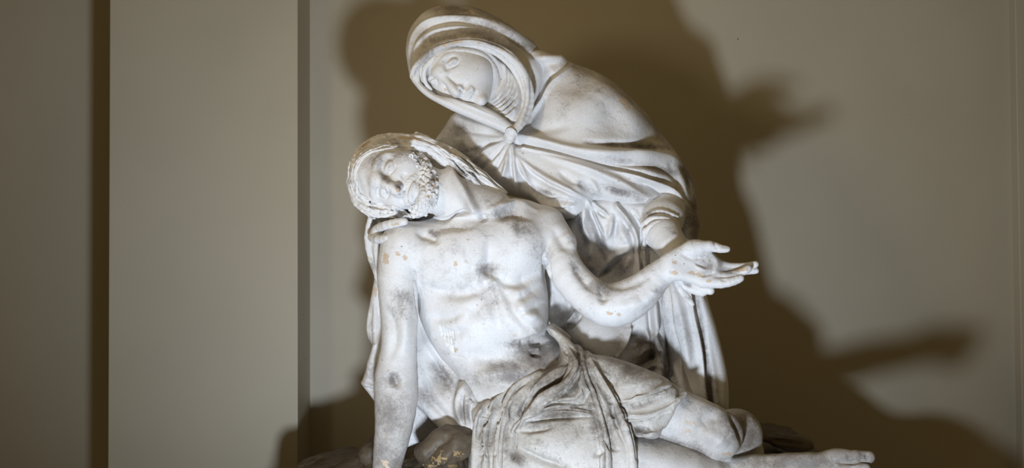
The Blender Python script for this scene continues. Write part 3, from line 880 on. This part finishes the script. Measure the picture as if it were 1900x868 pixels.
# ---- the shroud hanging behind his shoulder and side
shroud_ops = [
    Puff([(683, 402), (700, 388), (760, 388), (802, 398), (806, 440), (790, 520), (782, 560), (800, 620), (830, 672), (862, 706), (884, 730), (900, 760), (880, 806), (858, 808), (818, 791), (773, 748), (735, 752), (705, 765), (694, 745), (669, 713), (671, 706), (677, 688), (692, 650),
          (681, 628), (677, 600), (686, 545), (692, 510), (684, 470), (680, 430)],
         [(690, 430, -40), (690, 560, -20), (680, 700, -40), (740, 600, -30), (800, 680, -60), (830, 760, -80), (870, 770, -100), (700, 500, -30), (790, 560, -50)], 16, 12),
    Puff([(862, 703), (874, 716), (890, 742), (900, 760), (886, 800), (870, 806), (855, 800), (845, 778), (842, 745), (850, 718)], [(860, 740, -118), (880, 770, -128), (856, 780, -120)], 40, 16, k=8 / PXM),
    Puff([(770, 744), (795, 768), (822, 790), (800, 812), (750, 832), (755, 800), (762, 770)], [(770, 780, -20), (800, 795, -24)], 12, 6, smooth=False),
    # loop of cloth over the shoulder
    chain([(688, 404, -48, 6), (682, 440, -46, 7), (690, 480, -44, 8), (706, 522, -44, 7)], k=6, n=2),
    chain([(700, 440, -50, 7), (697, 490, -48, 8), (705, 530, -44, 6)], k=6, n=2),
]
shroud_strokes = [
    ([(782, 590), (800, 640), (835, 690), (862, 740)], 9, 9), ([(790, 640), (820, 690), (848, 738)], 9, -10), ([(778, 650), (800, 710), (840, 770)], 10, 6), ([(775, 700), (800, 745), (850, 795)], 6, -5),
    ([(690, 560), (684, 600), (690, 640)], 6, -7), ([(708, 610), (692, 660), (680, 705)], 6, 6), ([(700, 560), (704, 600), (698, 640)], 4, -6),
    ([(862, 712), (848, 745), (856, 790)], 4, 5), ([(868, 716), (855, 745), (862, 795)], 3.5, -8), ([(876, 726), (864, 752), (870, 795)], 4, 6), ([(884, 738), (872, 762), (876, 795)], 3.5, -8), ([(890, 748), (880, 772), (882, 795)], 3, 4), ([(864, 745), (874, 738), (884, 745)], 2.5, -4), ([(674, 708), (684, 716), (700, 718)], 4, 5), ([(676, 716), (688, 724), (698, 724)], 4, -7),
    ([(686, 450), (690, 490), (704, 535)], 4, -6),
]
sculpt('shroud', shroud_ops, 1.9, M_PLASTER, statue, shroud_strokes, (), .4, 1,
       [(825, 700, 18, 40, -40, .75), (860, 760, 14, 30, 0, .7), (790, 740, 20, 30, -40, .5), (690, 500, 8, 30, 0, .6), (690, 690, 16, 30, 0, .45), (690, 620, 8, 30, 0, .5)], [(684, 480, 4, 8, 0, .7), (696, 540, 4, 10, 0, .8)], [(680, 690, 30, 60, 0, .35), (820, 740, 60, 60, 0, .35), (860, 770, 26, 50, 0, .5), (690, 500, 14, 60, 0, .3)])

# ------------------------------------------------------------------ the woman
wom_head = [
    ball(850, 135, -12, 66, 60, 54, ang=42, k=8),
    ball(857, 144, -24, 63, 47, 48, ang=43, k=12),
    ball(886, 176, -40, 22, 21, 24, ang=42, k=14),
    ball(884, 136, -38, 26, 30, 26, ang=42, k=16),
    ball(822, 118, -30, 34, 34, 32, ang=42, k=16),
]
ws = Surface(wom_head)
wom_feat = [
    ws.chain([(822, 132, 6, 5), (818, 119, 6, 5), (826, 107, 6, 5), (842, 100, 6, 6)], k=13),
    ws.chain([(812, 136, 6, 4), (802, 142, 6, 4), (794, 150, 5, 5)], k=8),
    ws.ball(838, 115, -3, 8, 14, 8, ang=57, k=9, mode='s'), ws.ball(828, 128, -2, 5, 5, 6, k=7, mode='s'), ws.ball(806, 150, -1, 7, 9, 6, ang=60, k=6, mode='s'), ws.ball(830, 160, 0, 8, 10, 6, ang=60, k=8, mode='s'),
    ws.ball(840, 116.5, 5.6, 7.5, 12.5, 8.5, ang=57, k=2.5), ws.ball(807, 150, 5, 7.5, 9, 8, ang=60, k=2),
    ws.chain([(815, 133, 6, 4), (826, 146, 5.6, -1), (838, 160, 6, -6), (848, 171, 6.4, -10)], k=15, n=3),
    ws.chain([(820, 136, 8, 6), (832, 150, 9, 5), (846, 166, 10, 3)], k=14),
    ws.ball(842, 166, 0, 15, 9, 12, ang=50, k=7),
    ws.ball(854, 163, -2, 6.4, 5, 7, ang=40, k=4.5), ws.ball(845, 176, -3, 5, 4.5, 6, ang=40, k=4.5),
    ws.ball(855, 167, -7, 2.8, 2.4, 4, k=1.2, mode='s'),
    ws.ball(868, 174, 6, 12, 15, 13, ang=43, k=10),
    ws.chain([(874, 162, 2.2, -2), (869, 170, 3.2, -5.5), (865, 175, 3.2, -5.5), (858, 183, 2.2, -3)], k=3),
    ws.chain([(878, 166, 2.4, -2), (875, 174, 3.8, -5), (866, 184, 2.6, -2)], k=3),
    ws.ball(893, 186, 0, 10, 10, 12, ang=43, k=10),
]
wom_ops = [
    wom_head, wom_feat,
    # neck
    chain([(870, 150, 0, 36), (925, 215, 35, 36), (990, 260, 70, 60)], k=14),
    # trunk, hidden under the cloak
    chain([(1010, 270, 90, 75), (1100, 400, 120, 85), (1130, 560, 110, 90), (1130, 700, 80, 90), (1130, 820, 60, 80)], k=30),
    # arm that lifts his hand
    chain([(1130, 260, 90, 44), (1218, 350, 50, 38), (1225, 405, -20, 36), (1232, 436, -74, 33), (1262, 478, -112, 27), (1278, 506, -124, 23)], k=12, n=2),
    ball(1280, 515, -132, 26, 22, 14, ang=30, k=8),
    chain([(1266, 520, -142, 9.5), (1284, 535, -150, 9.5), (1303, 542, -158, 8.5)], k=5, n=2), chain([(1290, 525, -150, 9), (1308, 536, -160, 8.5), (1318, 539, -164, 8)], k=5),
    chain([(1256, 520, -140, 8), (1262, 536, -146, 6.6), (1275, 552, -150, 6.2), (1284, 564, -150, 5)], k=4, n=2),
    # arm that supports his head, fingers over his shoulder
    chain([(905, 280, 80, 44), (800, 350, 60, 38), (725, 430, -6, 28), (706, 438, -30, 20)], k=12, n=2),
    ball(704, 430, -66, 17, 14, 20, k=10),
    chain([(700, 424, -80, 8), (716, 418, -104, 8.2), (736, 413, -116, 8), (750, 411, -122, 7.2)], k=5, n=2),
    chain([(690, 440, -72, 8), (702, 444, -96, 8), (718, 442, -112, 7)], k=5, n=2),
]
wom_fine = [
    ([(829, 123), (838, 120), (850, 109)], 1.7, -3.0), ([(826, 119), (832, 109), (846, 103)], 2.0, -2.4), ([(834, 127), (846, 121), (853, 111)], 2.0, -2.2),
    ([(799, 154), (807, 150.5), (815, 146)], 1.6, -2.6), ([(798, 148), (805, 143), (813, 141)], 1.8, -1.8),
    ([(876, 162), (871, 172), (864, 179), (859, 185)], 1.8, -4.5), ([(884, 168), (880, 177), (873, 185)], 4, -2.6), ([(858, 170), (863, 175)], 2.4, -2.2), ([(862, 150), (862, 160), (860, 168)], 4, -1.6),
    ([(1303, 538), (1306, 542)], 2.5, -1.2, 'oe'),
]
wom = sculpt('veiled_woman', wom_ops, 1.35, M_PLASTER, statue, (), wom_fine, .25, 1, [(838, 120, 12, 6, -40, .3), (846, 165, 12, 5, 50, .35), (1275, 528, 10, 5, 30, .7), (1274, 552, 6, 12, -40, .6), (1250, 430, 20, 8, 20, .4), (735, 414, 14, 4, -10, .5), (1262, 455, 20, 8, -30, .4)],
             [(732, 416, 12, 4, -10, .8), (826, 166, 5, 3, 40, .7)])

# hood and cloak
HOOD_IN = [(949, 231), (961, 200), (964, 170), (960, 148), (942, 124), (914, 104), (874, 88), (840, 86), (806, 98), (783, 115), (771, 131), (777, 150), (805, 175), (850, 189), (898, 200), (925, 213)]
hood_ops = [
    Puff([(753, 92), (757, 62), (768, 40), (790, 19), (820, 9), (850, 8), (890, 16), (930, 36), (970, 63), (1002, 86), (1020, 110), (1010, 160), (990, 205), (972, 235), (955, 250), (940, 246), (915, 234), (880, 220), (844, 206), (815, 194), (790, 178), (772, 160), (762, 143), (756, 115)],
         [(770, 90, -20), (790, 50, 0), (850, 40, 0), (800, 140, -48), (850, 90, -40), (930, 90, -10), (975, 130, 0), (980, 190, -10), (950, 235, -30), (900, 215, -50), (840, 195, -66), (1000, 100, 30)], 62, 40),
    ball(860, 95, 40, 92, 62, 60, ang=28, k=20),
    # opening of the hood
    Puff(HOOD_IN, [(860, 140, -160), (950, 200, -160), (800, 130, -160)], 78, 10, k=7 / PXM, mode='s'),
    # turned-back edge of the veil
    Puff([(760, 140), (772, 128), (779, 149), (806, 174), (850, 187), (898, 198), (926, 212), (950, 230), (962, 244), (952, 256), (936, 247), (898, 231), (850, 211), (820, 196), (790, 178), (770, 158)],
         [(765, 142, -46), (790, 165, -58), (830, 190, -68), (870, 202, -70), (910, 218, -64), (950, 245, -58)], 12, 10, k=5 / PXM),
    chain([(764, 142, -50, 4), (769, 126, -56, 5), (790, 103, -60, 6), (822, 84, -60, 6.5), (870, 76, -56, 7), (912, 84, -48, 7.5), (945, 103, -38, 8), (968, 132, -30, 9), (980, 165, -28, 10), (981, 195, -32, 10), (968, 226, -42, 9), (952, 244, -52, 7)], k=8, n=3),
    chain([(776, 146, -48, 3), (776, 128, -50, 4), (792, 110, -52, 4.5), (822, 93, -52, 4.5), (870, 85, -46, 5), (908, 93, -38, 5), (938, 112, -28, 5), (960, 140, -22, 5.5), (970, 168, -20, 5.5), (970, 196, -26, 5.5), (958, 224, -38, 5)], k=6, n=3),
]
hood_strokes = [
    # sweeping folds over the crown
    ([(758, 110), (763, 70), (790, 42), (840, 34), (900, 42), (955, 70), (1000, 92)], 8, 8, 'R'), ([(764, 120), (772, 84), (805, 60), (860, 52), (915, 62), (960, 90), (985, 105)], 9, 7, 'R'),
    ([(756, 100), (760, 62), (785, 34), (835, 24), (900, 34)], 6, -6), ([(762, 118), (768, 78), (798, 52), (850, 44), (910, 54), (960, 82)], 6, -7), ([(775, 115), (795, 85), (840, 66), (890, 64), (935, 84), (965, 115)], 8, -8),
    ([(900, 30), (950, 60), (1000, 90), (1020, 103)], 8, 6), ([(925, 60), (960, 82), (985, 100), (1010, 108)], 5, -7),
    ([(985, 115), (992, 150), (988, 190), (970, 235)], 7, -8),
]
hood_fine = [([(800, 96), (840, 80), (880, 80), (920, 92), (952, 118), (970, 150), (971, 190), (955, 232)], 2.6, -3), ([(775, 132), (792, 158), (830, 180), (880, 200), (930, 222)], 2.5, 2)]
hood_grime_shade = [(850, 20, 80, 18, 5, .6), (900, 50, 70, 14, 20, .45), (830, 70, 40, 10, -10, .6), (780, 80, 14, 40, 20, .4), (960, 80, 40, 12, 30, .45), (880, 62, 60, 6, 5, .4), (800, 95, 30, 8, -40, .6), (920, 80, 30, 10, 30, .7)]  # grime, plus painted shade over the unlit crown
hood_chips = [(852, 77, 22, 4, -5, .85), (830, 83, 10, 4, -20, .8), (875, 22, 12, 5, 20, .7), (810, 14, 12, 4, -10, .7), (890, 80, 8, 3, 0, .7), (930, 92, 12, 3, 30, .7), (764, 142, 3, 5, 0, .8), (862, 10, 30, 3, 3, .5)]
sculpt('hood', hood_ops, 1.5, M_PLASTER, wom, hood_strokes, hood_fine, .4, 1, hood_grime_shade, hood_chips, [(850, 18, 90, 14, 5, .8), (930, 42, 50, 16, 28, .8), (985, 80, 40, 14, 30, .7), (830, 76, 46, 12, -14, .7), (900, 72, 50, 10, 12, .7), (785, 100, 16, 36, 20, .5), (770, 70, 20, 40, 10, .3)])  # last list: dust, with the unlit crown's brown shade painted in

# pleated wimple inside the hood
wimple_ops = [
    Puff([(778, 118), (800, 96), (840, 84), (880, 86), (920, 104), (948, 128), (966, 160), (966, 200), (952, 234), (925, 216), (896, 200), (905, 184), (913, 160), (914, 140), (906, 118), (888, 103), (864, 97), (838, 97), (814, 104), (796, 118), (784, 134), (786, 150), (776, 150), (770, 132)],
         [(940, 140, -22), (935, 190, -32), (880, 92, -34), (800, 108, -36), (780, 140, -40), (930, 214, -48), (950, 224, -44)], 18, 9),
    chain([(800, 166, -44, 3), (789, 152, -48, 4), (788, 128, -54, 4.5), (806, 108, -56, 5), (838, 95, -58, 5), (868, 95, -52, 5), (894, 103, -42, 6), (912, 122, -32, 7), (920, 145, -28, 7), (917, 168, -28, 7), (906, 188, -28, 6)], k=5, n=3),
    chain([(784, 150, -44, 3), (782, 128, -48, 4), (803, 103, -50, 4.5), (840, 91, -50, 5), (878, 90, -42, 5), (908, 104, -30, 6), (926, 128, -20, 7), (932, 152, -16, 7), (926, 180, -14, 7), (912, 196, -16, 5)], k=5, n=3),
]
wimple_strokes = []
pl_a = [((934, 116), (940, 148), (928, 176), (911, 190)), ((944, 132), (944, 160), (932, 182), (913, 195)), ((951, 146), (947, 170), (936, 188), (916, 200)),
        ((957, 162), (950, 182), (938, 196), (920, 206)), ((960, 178), (952, 194), (940, 205), (926, 211)), ((960, 194), (952, 206), (943, 214), (932, 218))]
for i, q in enumerate(pl_a):
    wimple_strokes.append((list(q), 3.4, 7))
    if i < 5:
        r = pl_a[i + 1]
        wimple_strokes.append(([((a[0] + b[0]) / 2, (a[1] + b[1]) / 2) for a, b in zip(q, r)], 2.2, -6))
sculpt('wimple', wimple_ops, 1.5, M_PLASTER, wom, wimple_strokes, (), .2, 1)

cloak_ops = [
    # back, shoulder and the broad front panel
    Puff([(1000, 88), (1035, 103), (1070, 117), (1102, 129), (1142, 156), (1181, 191), (1216, 226), (1246, 263), (1269, 300), (1286, 331), (1294, 362), (1297, 392), (1296, 425), (1270, 418), (1240, 404), (1182, 388), (1130, 382), (1098, 378), (1052, 410), (1020, 392), (985, 372),
          (940, 362), (905, 340), (893, 300), (905, 270), (946, 252), (968, 240), (985, 210), (990, 160), (985, 110)],
         [(1000, 110, 20), (1060, 140, 0), (990, 220, -20), (950, 255, -40), (1080, 220, -45), (1150, 220, -20), (1220, 260, 20), (1100, 300, -60), (1180, 330, -50), (1260, 340, 0), (1285, 390, 20), (960, 330, -40), (1050, 380, -70), (1150, 380, -70), (1240, 395, -50)],
         75, 52),
    ball(1008, 112, 45, 34, 13, 26, ang=25, k=16),
    ball(1120, 305, 60, 105, 82, 80, ang=50, k=20),
    # other shoulder behind his hair
    Puff([(845, 207), (880, 220), (920, 235), (946, 250), (960, 280), (955, 340), (930, 355), (905, 345), (880, 310), (850, 290), (812, 266), (806, 258), (822, 236)],
         [(820, 255, 20), (850, 230, 10), (900, 260, -10), (945, 265, -35), (920, 320, -20)], 40, 26, k=14 / PXM),
    # long fall of cloth on the right
    Puff([(1296, 400), (1301, 440), (1303, 480), (1310, 545), (1326, 600), (1341, 655), (1348, 700), (1350, 765), (1352, 880), (1330, 930), (1260, 930), (1240, 800), (1244, 700), (1236, 640), (1226, 580), (1228, 520), (1240, 470), (1262, 420), (1280, 395)],
         [(1280, 430, 20), (1290, 500, 0), (1250, 560, -30), (1270, 650, -40), (1330, 650, -10), (1300, 740, -40), (1340, 800, 0), (1260, 800, -30)], 40, 18, k=10 / PXM),
]
cloak_strokes = [
    # radiating from the clasp
    ([(959, 265), (999, 272), (1057, 287), (1106, 303), (1165, 317), (1214, 331), (1246, 346), (1273, 367), (1286, 390)], 5, -11, 'o'),
    ([(962, 258), (1010, 265), (1060, 277), (1116, 284), (1195, 287), (1246, 293), (1273, 308), (1289, 337)], 9, 9, 'o'),
    ([(970, 274), (1057, 292), (1106, 308), (1165, 322), (1214, 337), (1246, 352), (1270, 375)], 2.4, 3.5, 'o'),
    ([(1080, 262), (1112, 265), (1155, 268), (1195, 270), (1234, 279), (1261, 295)], 6, -9), ([(1087, 294), (1155, 303), (1205, 305), (1240, 318), (1263, 348)], 7, -9), ([(1000, 285), (1050, 300), (1106, 318), (1175, 351), (1224, 379), (1253, 397), (1268, 412)], 7, 9),
    ([(1034, 316), (1060, 334), (1080, 345)], 7, -5), ([(1073, 332), (1086, 346), (1101, 358)], 7, -7), ([(1116, 340), (1146, 358), (1195, 369), (1230, 385), (1258, 408)], 7, -11), ([(1165, 338), (1200, 344), (1224, 355), (1257, 381)], 7, -9),
    ([(1130, 312), (1165, 322), (1224, 342), (1263, 368), (1284, 395)], 5, 7), ([(1092, 330), (1104, 345), (1112, 362)], 5, 4),
    ([(950, 272), (952, 290), (961, 364)], 3.5, 6, 'o'), ([(954, 285), (967, 308), (989, 351), (1018, 379), (1057, 398)], 5, 9), ([(956, 295), (966, 325), (985, 348), (1005, 367), (1028, 387)], 4.5, -9),
    ([(958, 288), (989, 314), (1028, 338), (1060, 355), (1097, 371)], 5, 8), ([(975, 312), (1009, 340), (1038, 352), (1077, 367)], 4.5, -8), ([(1014, 369), (1040, 373), (1065, 375)], 3.5, -7), ([(1018, 376), (1045, 380), (1070, 376)], 4, 5), ([(1046, 386), (1055, 386), (1066, 382)], 3, -5),
    ([(944, 272), (940, 300), (934, 335)], 4, 5), ([(948, 275), (947, 310), (952, 350)], 3.5, -6),
    ([(1060, 398), (1081, 381), (1101, 373), (1136, 383), (1214, 387), (1246, 400)], 4.5, 6, 'o'), 
    # neck and shoulder triangle
    ([(1070, 117), (1030, 150), (998, 200), (970, 244)], 7, 7, 'L'), ([(1060, 118), (1020, 145), (1000, 180), (985, 215)], 7, -9), ([(985, 105), (1020, 110), (1062, 114)], 6, 8), ([(992, 120), (1000, 165), (985, 212)], 7, -5),
    ([(978, 246), (1010, 240), (1060, 232)], 10, -4), 
    # far shoulder
    ([(935, 258), (895, 272), (862, 285)], 4, -5), ([(938, 266), (905, 300), (885, 322)], 4, -6), ([(942, 272), (920, 310), (908, 340)], 4, -6), ([(930, 262), (890, 288), (870, 305)], 5, 4), ([(925, 242), (880, 232), (848, 218)], 5, 4), ([(930, 252), (885, 246), (840, 240)], 5, -3),
    ([(950, 288), (930, 330), (925, 352)], 4, 5),
    # the shoulder's edge
    ([(1255, 290), (1280, 330), (1288, 380)], 7, -7), ([(1285, 345), (1292, 390), (1296, 450)], 6, 5),
    ([(1240, 300), (1262, 340), (1275, 392)], 6, -5),
    # fall of cloth on the right
    ([(1262, 420), (1284, 480), (1290, 545), (1308, 640), (1322, 760)], 6, -16, 'e'), ([(1288, 545), (1305, 620), (1320, 700), (1330, 780)], 7, 5, 'e'), ([(1236, 500), (1240, 580), (1250, 660), (1260, 720)], 8, -8),
    ([(1244, 600), (1262, 660), (1282, 715), (1300, 760)], 7, -8), ([(1252, 540), (1268, 620), (1278, 700)], 10, 8), ([(1270, 470), (1278, 540), (1296, 640), (1310, 740)], 5, 7, 'e'), ([(1236, 660), (1250, 700), (1290, 745)], 6, 7),
    ([(1296, 440), (1300, 500), (1312, 560)], 4, -4),
]
cloak_strokes = [(q[0], q[1], q[2] * 1.25) + tuple(q[3:]) for q in cloak_strokes]
cloak_grime_shade = [(1080, 150, 26, 22, 0, .55), (1040, 200, 24, 40, 30, .3), (1130, 268, 50, 6, 5, .7), (1200, 272, 50, 8, 5, .8), (1230, 315, 40, 10, 10, .6), (1160, 300, 60, 8, 10, .45), (1090, 350, 30, 10, 30, .65), (1150, 355, 50, 10, 20, .7), (1240, 250, 12, 40, -40, .8), (1180, 180, 14, 60, -45, .75),  # grime, plus painted shade down the unlit shoulder edge
               (1275, 330, 12, 40, -20, .8), (1290, 400, 16, 60, 0, .85), (850, 240, 34, 20, 0, .5), (870, 275, 34, 14, 20, .75), (1010, 355, 30, 6, 20, .7), (1300, 480, 16, 60, 0, .7), (1320, 740, 20, 60, 0, .6), (1306, 640, 6, 80, -8, .8), (1250, 700, 8, 40, -20, .6), (1240, 390, 30, 8, 20, .8), (1110, 168, 10, 6, 0, .6), (1160, 195, 10, 8, 0, .4)]
cloak_chips = [(1158, 188, 8, 14, -45, .85), (1165, 200, 8, 8, 0, .8), (1150, 178, 8, 6, -40, .6), (1215, 240, 6, 20, -40, .4), (1100, 135, 20, 4, 20, .5)]
sculpt('cloak', cloak_ops, 1.5, M_PLASTER, wom, cloak_strokes, (), .4, 1, cloak_grime_shade, cloak_chips, [(1150, 165, 16, 70, -48, .7), (1215, 235, 14, 60, -46, .8), (1275, 320, 12, 50, -20, .8), (1290, 400, 16, 60, 0, .8), (1230, 316, 50, 10, 15, .5), (1190, 358, 50, 8, 20, .4), (1080, 130, 30, 10, 20, .6), (850, 245, 40, 30, 0, .35), (1060, 190, 40, 40, 0, .15), (1320, 720, 24, 60, 0, .3)])  # last list: dust, with shade painted along the unlit top and right edge

# dress
dress_ops = [
    Puff([(1040, 420), (1056, 395), (1098, 364), (1182, 368), (1236, 384), (1246, 450), (1232, 520), (1232, 600), (1244, 690), (1262, 760), (1240, 800), (1120, 800), (1050, 760), (1020, 700), (1016, 640), (1006, 560), (1004, 490), (1020, 450)],
         [(1100, 390, -26), (1060, 440, -10), (1180, 400, -24), (1120, 480, -6), (1200, 500, -10), (1090, 620, -50), (1180, 640, -20), (1220, 700, -20), (1030, 560, -10), (1150, 760, -20)], 60, 22),
    ball(1085, 640, -5, 90, 60, 60, ang=20, k=20),
    # sleeve
    chain([(1240, 380, 10, 32), (1232, 405, -30, 36), (1226, 428, -56, 35)], k=12),
]
sl = Surface(dress_ops)
dress_ops += [
    sl.chain([(1192, 424, 4, 0), (1200, 411, 5, -1), (1216, 404, 5, -1), (1238, 407, 5, -1), (1256, 418, 4, 1)], k=4),
    sl.chain([(1196, 438, 5, -1), (1206, 421, 5.5, -2), (1222, 413, 5.5, -2), (1242, 416, 5, -1), (1258, 425, 4, 1)], k=4),
    sl.chain([(1194, 432, 5, 0), (1198, 450, 6, 0), (1210, 464, 5, 2)], k=4),
    sl.chain([(1213, 464, 4, -1), (1206, 447, 4.5, -3), (1211, 430, 5, -4), (1232, 420, 5, -4), (1250, 428, 4, -2)], k=3),
    sl.chain([(1196, 412, 3, 0), (1206, 398, 4, -1), (1228, 392, 4, -1), (1256, 402, 4, 0)], k=4),
]
dress_strokes = [
    ([(1090, 382), (1084, 409), (1090, 432), (1098, 452)], 6, 10, 'o'), ([(1072, 392), (1075, 410), (1079, 432)], 4, -10), ([(1096, 390), (1099, 404), (1110, 429), (1126, 470)], 5, -16, 'o'), ([(1095, 378), (1108, 410), (1126, 446)], 5, 10, 'Lo'),
    ([(1100, 378), (1120, 392), (1130, 402)], 3.5, 6, 'o'), ([(1108, 390), (1120, 400), (1127, 404)], 3, -7), ([(1137, 396), (1133, 420), (1126, 446)], 6, 9), ([(1142, 400), (1142, 430), (1138, 450)], 5, -5),
    ([(1145, 419), (1160, 440), (1172, 456)], 10, 6), ([(1172, 456), (1145, 478), (1120, 497), (1113, 508)], 8, 12), ([(1164, 467), (1140, 486), (1110, 516)], 5, -14), ([(1176, 470), (1164, 490), (1150, 505)], 7, 5), 
    ([(1143, 384), (1166, 409), (1182, 444), (1185, 507), (1184, 560)], 5, 12, 'oe'), ([(1150, 400), (1165, 425), (1176, 452), (1178, 500)], 6, -8), ([(1168, 390), (1184, 412), (1190, 432), (1186, 470), (1190, 510)], 4, -10), ([(1176, 388), (1192, 420), (1196, 470), (1196, 520)], 5, 6, 'e'),
    ([(1070, 440), (1082, 470), (1100, 500)], 9, -9), ([(1060, 410), (1066, 440), (1074, 460)], 5, 6), ([(1098, 452), (1092, 470), (1096, 495), (1110, 510)], 6, 8),
    ([(1200, 460), (1204, 520), (1206, 580), (1212, 660)], 5, -10, 'e'), ([(1210, 520), (1216, 600), (1226, 700)], 6, 9, 'e'), ([(1222, 540), (1228, 620), (1238, 700)], 4.5, -11, 'e'),
    # lap
    ([(1060, 545), (1050, 580), (1030, 610)], 6, -8), ([(1075, 570), (1060, 595), (1040, 612)], 5, 6), ([(1085, 575), (1065, 600), (1050, 618)], 4, -6), ([(1025, 540), (1022, 580), (1022, 610)], 5, 6), ([(1172, 590), (1160, 630), (1145, 665)], 6, 9, 'L'), ([(1180, 600), (1168, 640), (1156, 670)], 6, -9),
    ([(1195, 610), (1215, 640), (1226, 670)], 7, 9), ([(1205, 600), (1224, 630), (1232, 660)], 5, -8), ([(1170, 665), (1200, 648), (1226, 650)], 7, 9), ([(1180, 680), (1205, 665), (1230, 660)], 6, -9), ([(1190, 690), (1215, 676), (1235, 690)], 6, 7), ([(1165, 640), (1185, 620), (1200, 630)], 8, -8),
    ([(1110, 500), (1100, 540), (1120, 600)], 7, -6), ([(1025, 700), (1060, 690), (1100, 700)], 8, -5),
]
dress_strokes = [(q[0], q[1], q[2] * 1.45) + tuple(q[3:]) for q in dress_strokes]
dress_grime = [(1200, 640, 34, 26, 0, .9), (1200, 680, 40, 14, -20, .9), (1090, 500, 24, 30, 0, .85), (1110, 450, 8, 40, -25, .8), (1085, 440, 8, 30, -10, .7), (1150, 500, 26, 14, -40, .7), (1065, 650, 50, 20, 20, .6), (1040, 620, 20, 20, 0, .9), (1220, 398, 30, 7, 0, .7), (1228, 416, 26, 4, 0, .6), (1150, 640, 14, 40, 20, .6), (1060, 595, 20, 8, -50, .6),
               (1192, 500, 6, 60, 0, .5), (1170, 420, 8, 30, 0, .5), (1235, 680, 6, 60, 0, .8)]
sculpt('dress', dress_ops, 1.5, M_PLASTER, wom, dress_strokes, (), .5, 1, dress_grime, (), [(1070, 650, 80, 30, 10, .55), (1200, 660, 40, 50, 0, .6), (1100, 510, 40, 40, 0, .5), (1150, 500, 30, 30, 0, .3), (1060, 590, 40, 40, 0, .25)])

# clasp
cl = Surface([cloak_ops, hood_ops[0], hood_ops[3:]])
clasp_ops = [cl.ball(947, 251, 4, 9.5, 11, 6, k=1), cl.chain([(937, 251, 2.2, -2.5), (941, 241, 2.2, -3), (949, 239, 2.2, -3), (957, 246, 2.2, -3), (957, 256, 2.2, -3), (949, 263, 2.2, -3), (940, 260, 2.2, -3), (937, 251, 2.2, -2.5)], k=1)]
sculpt('clasp', clasp_ops, 1.0, M_PLASTER, wom, (), (), .1, 1)

# ------------------------------------------------------------------ the rock
rock_ops = [
    Puff([(548, 872), (580, 857), (620, 849), (663, 842), (667, 834), (694, 814), (730, 812), (760, 826), (820, 795), (850, 792), (876, 800), (960, 830), (1200, 835), (1300, 850), (1400, 812), (1411, 807), (1443, 804), (1495, 812), (1518, 830), (1535, 845), (1560, 870), (1640, 885), (1670, 940), (1690, 1060), (540, 1060), (530, 940)],
         [(600, 865, -20), (680, 850, -30), (800, 820, -80), (830, 850, -110), (900, 840, -60), (1000, 900, -60), (1200, 900, -60), (1440, 830, 10), (1500, 850, 10), (1600, 900, -60), (700, 960, -190), (900, 980, -230), (1100, 1000, -240), (1300, 980, -220), (1600, 980, -160)], 190, 60),
    ball(690, 838, 10, 30, 18, 24, ang=-30, k=8), ball(830, 830, -120, 60, 36, 40, ang=-20, k=16), ball(1460, 820, 20, 50, 16, 30, ang=8, k=10),
]
rock_strokes = [([(780, 868), (810, 830), (850, 800)], 9, -9), ([(800, 868), (840, 838), (872, 826)], 10, 8), ([(700, 850), (750, 835), (800, 812)], 7, -6), ([(1420, 815), (1470, 822), (1515, 828)], 5, -6), ([(1410, 808), (1450, 812), (1490, 818)], 4, 4)]
rock = sculpt('rock', rock_ops, 4.0, M_ROCK, statue, rock_strokes, (), 7.0, 1, [(800, 860, 50, 30, 0, .5)], [(815, 850, 20, 22, -40, .7), (850, 842, 18, 10, 0, .7), (800, 868, 24, 10, 0, .7), (560, 864, 12, 4, 0, .6), (840, 866, 16, 8, 0, .7)])

rock['label'] = 'brown painted rock with flaking ochre patches'

# plinth carrying the group down to the floor
pl = box_obj('plinth', -.68, 1.02, -.42, .42, 0, .80, M_CLOTH, kind=None, bev=.02, parent=statue)
bpy.context.view_layer.update()
for o in (man, wom, rock, pl) + tuple(c for c in statue.children):
    if o.parent is statue:
        o.matrix_parent_inverse = statue.matrix_world.inverted()
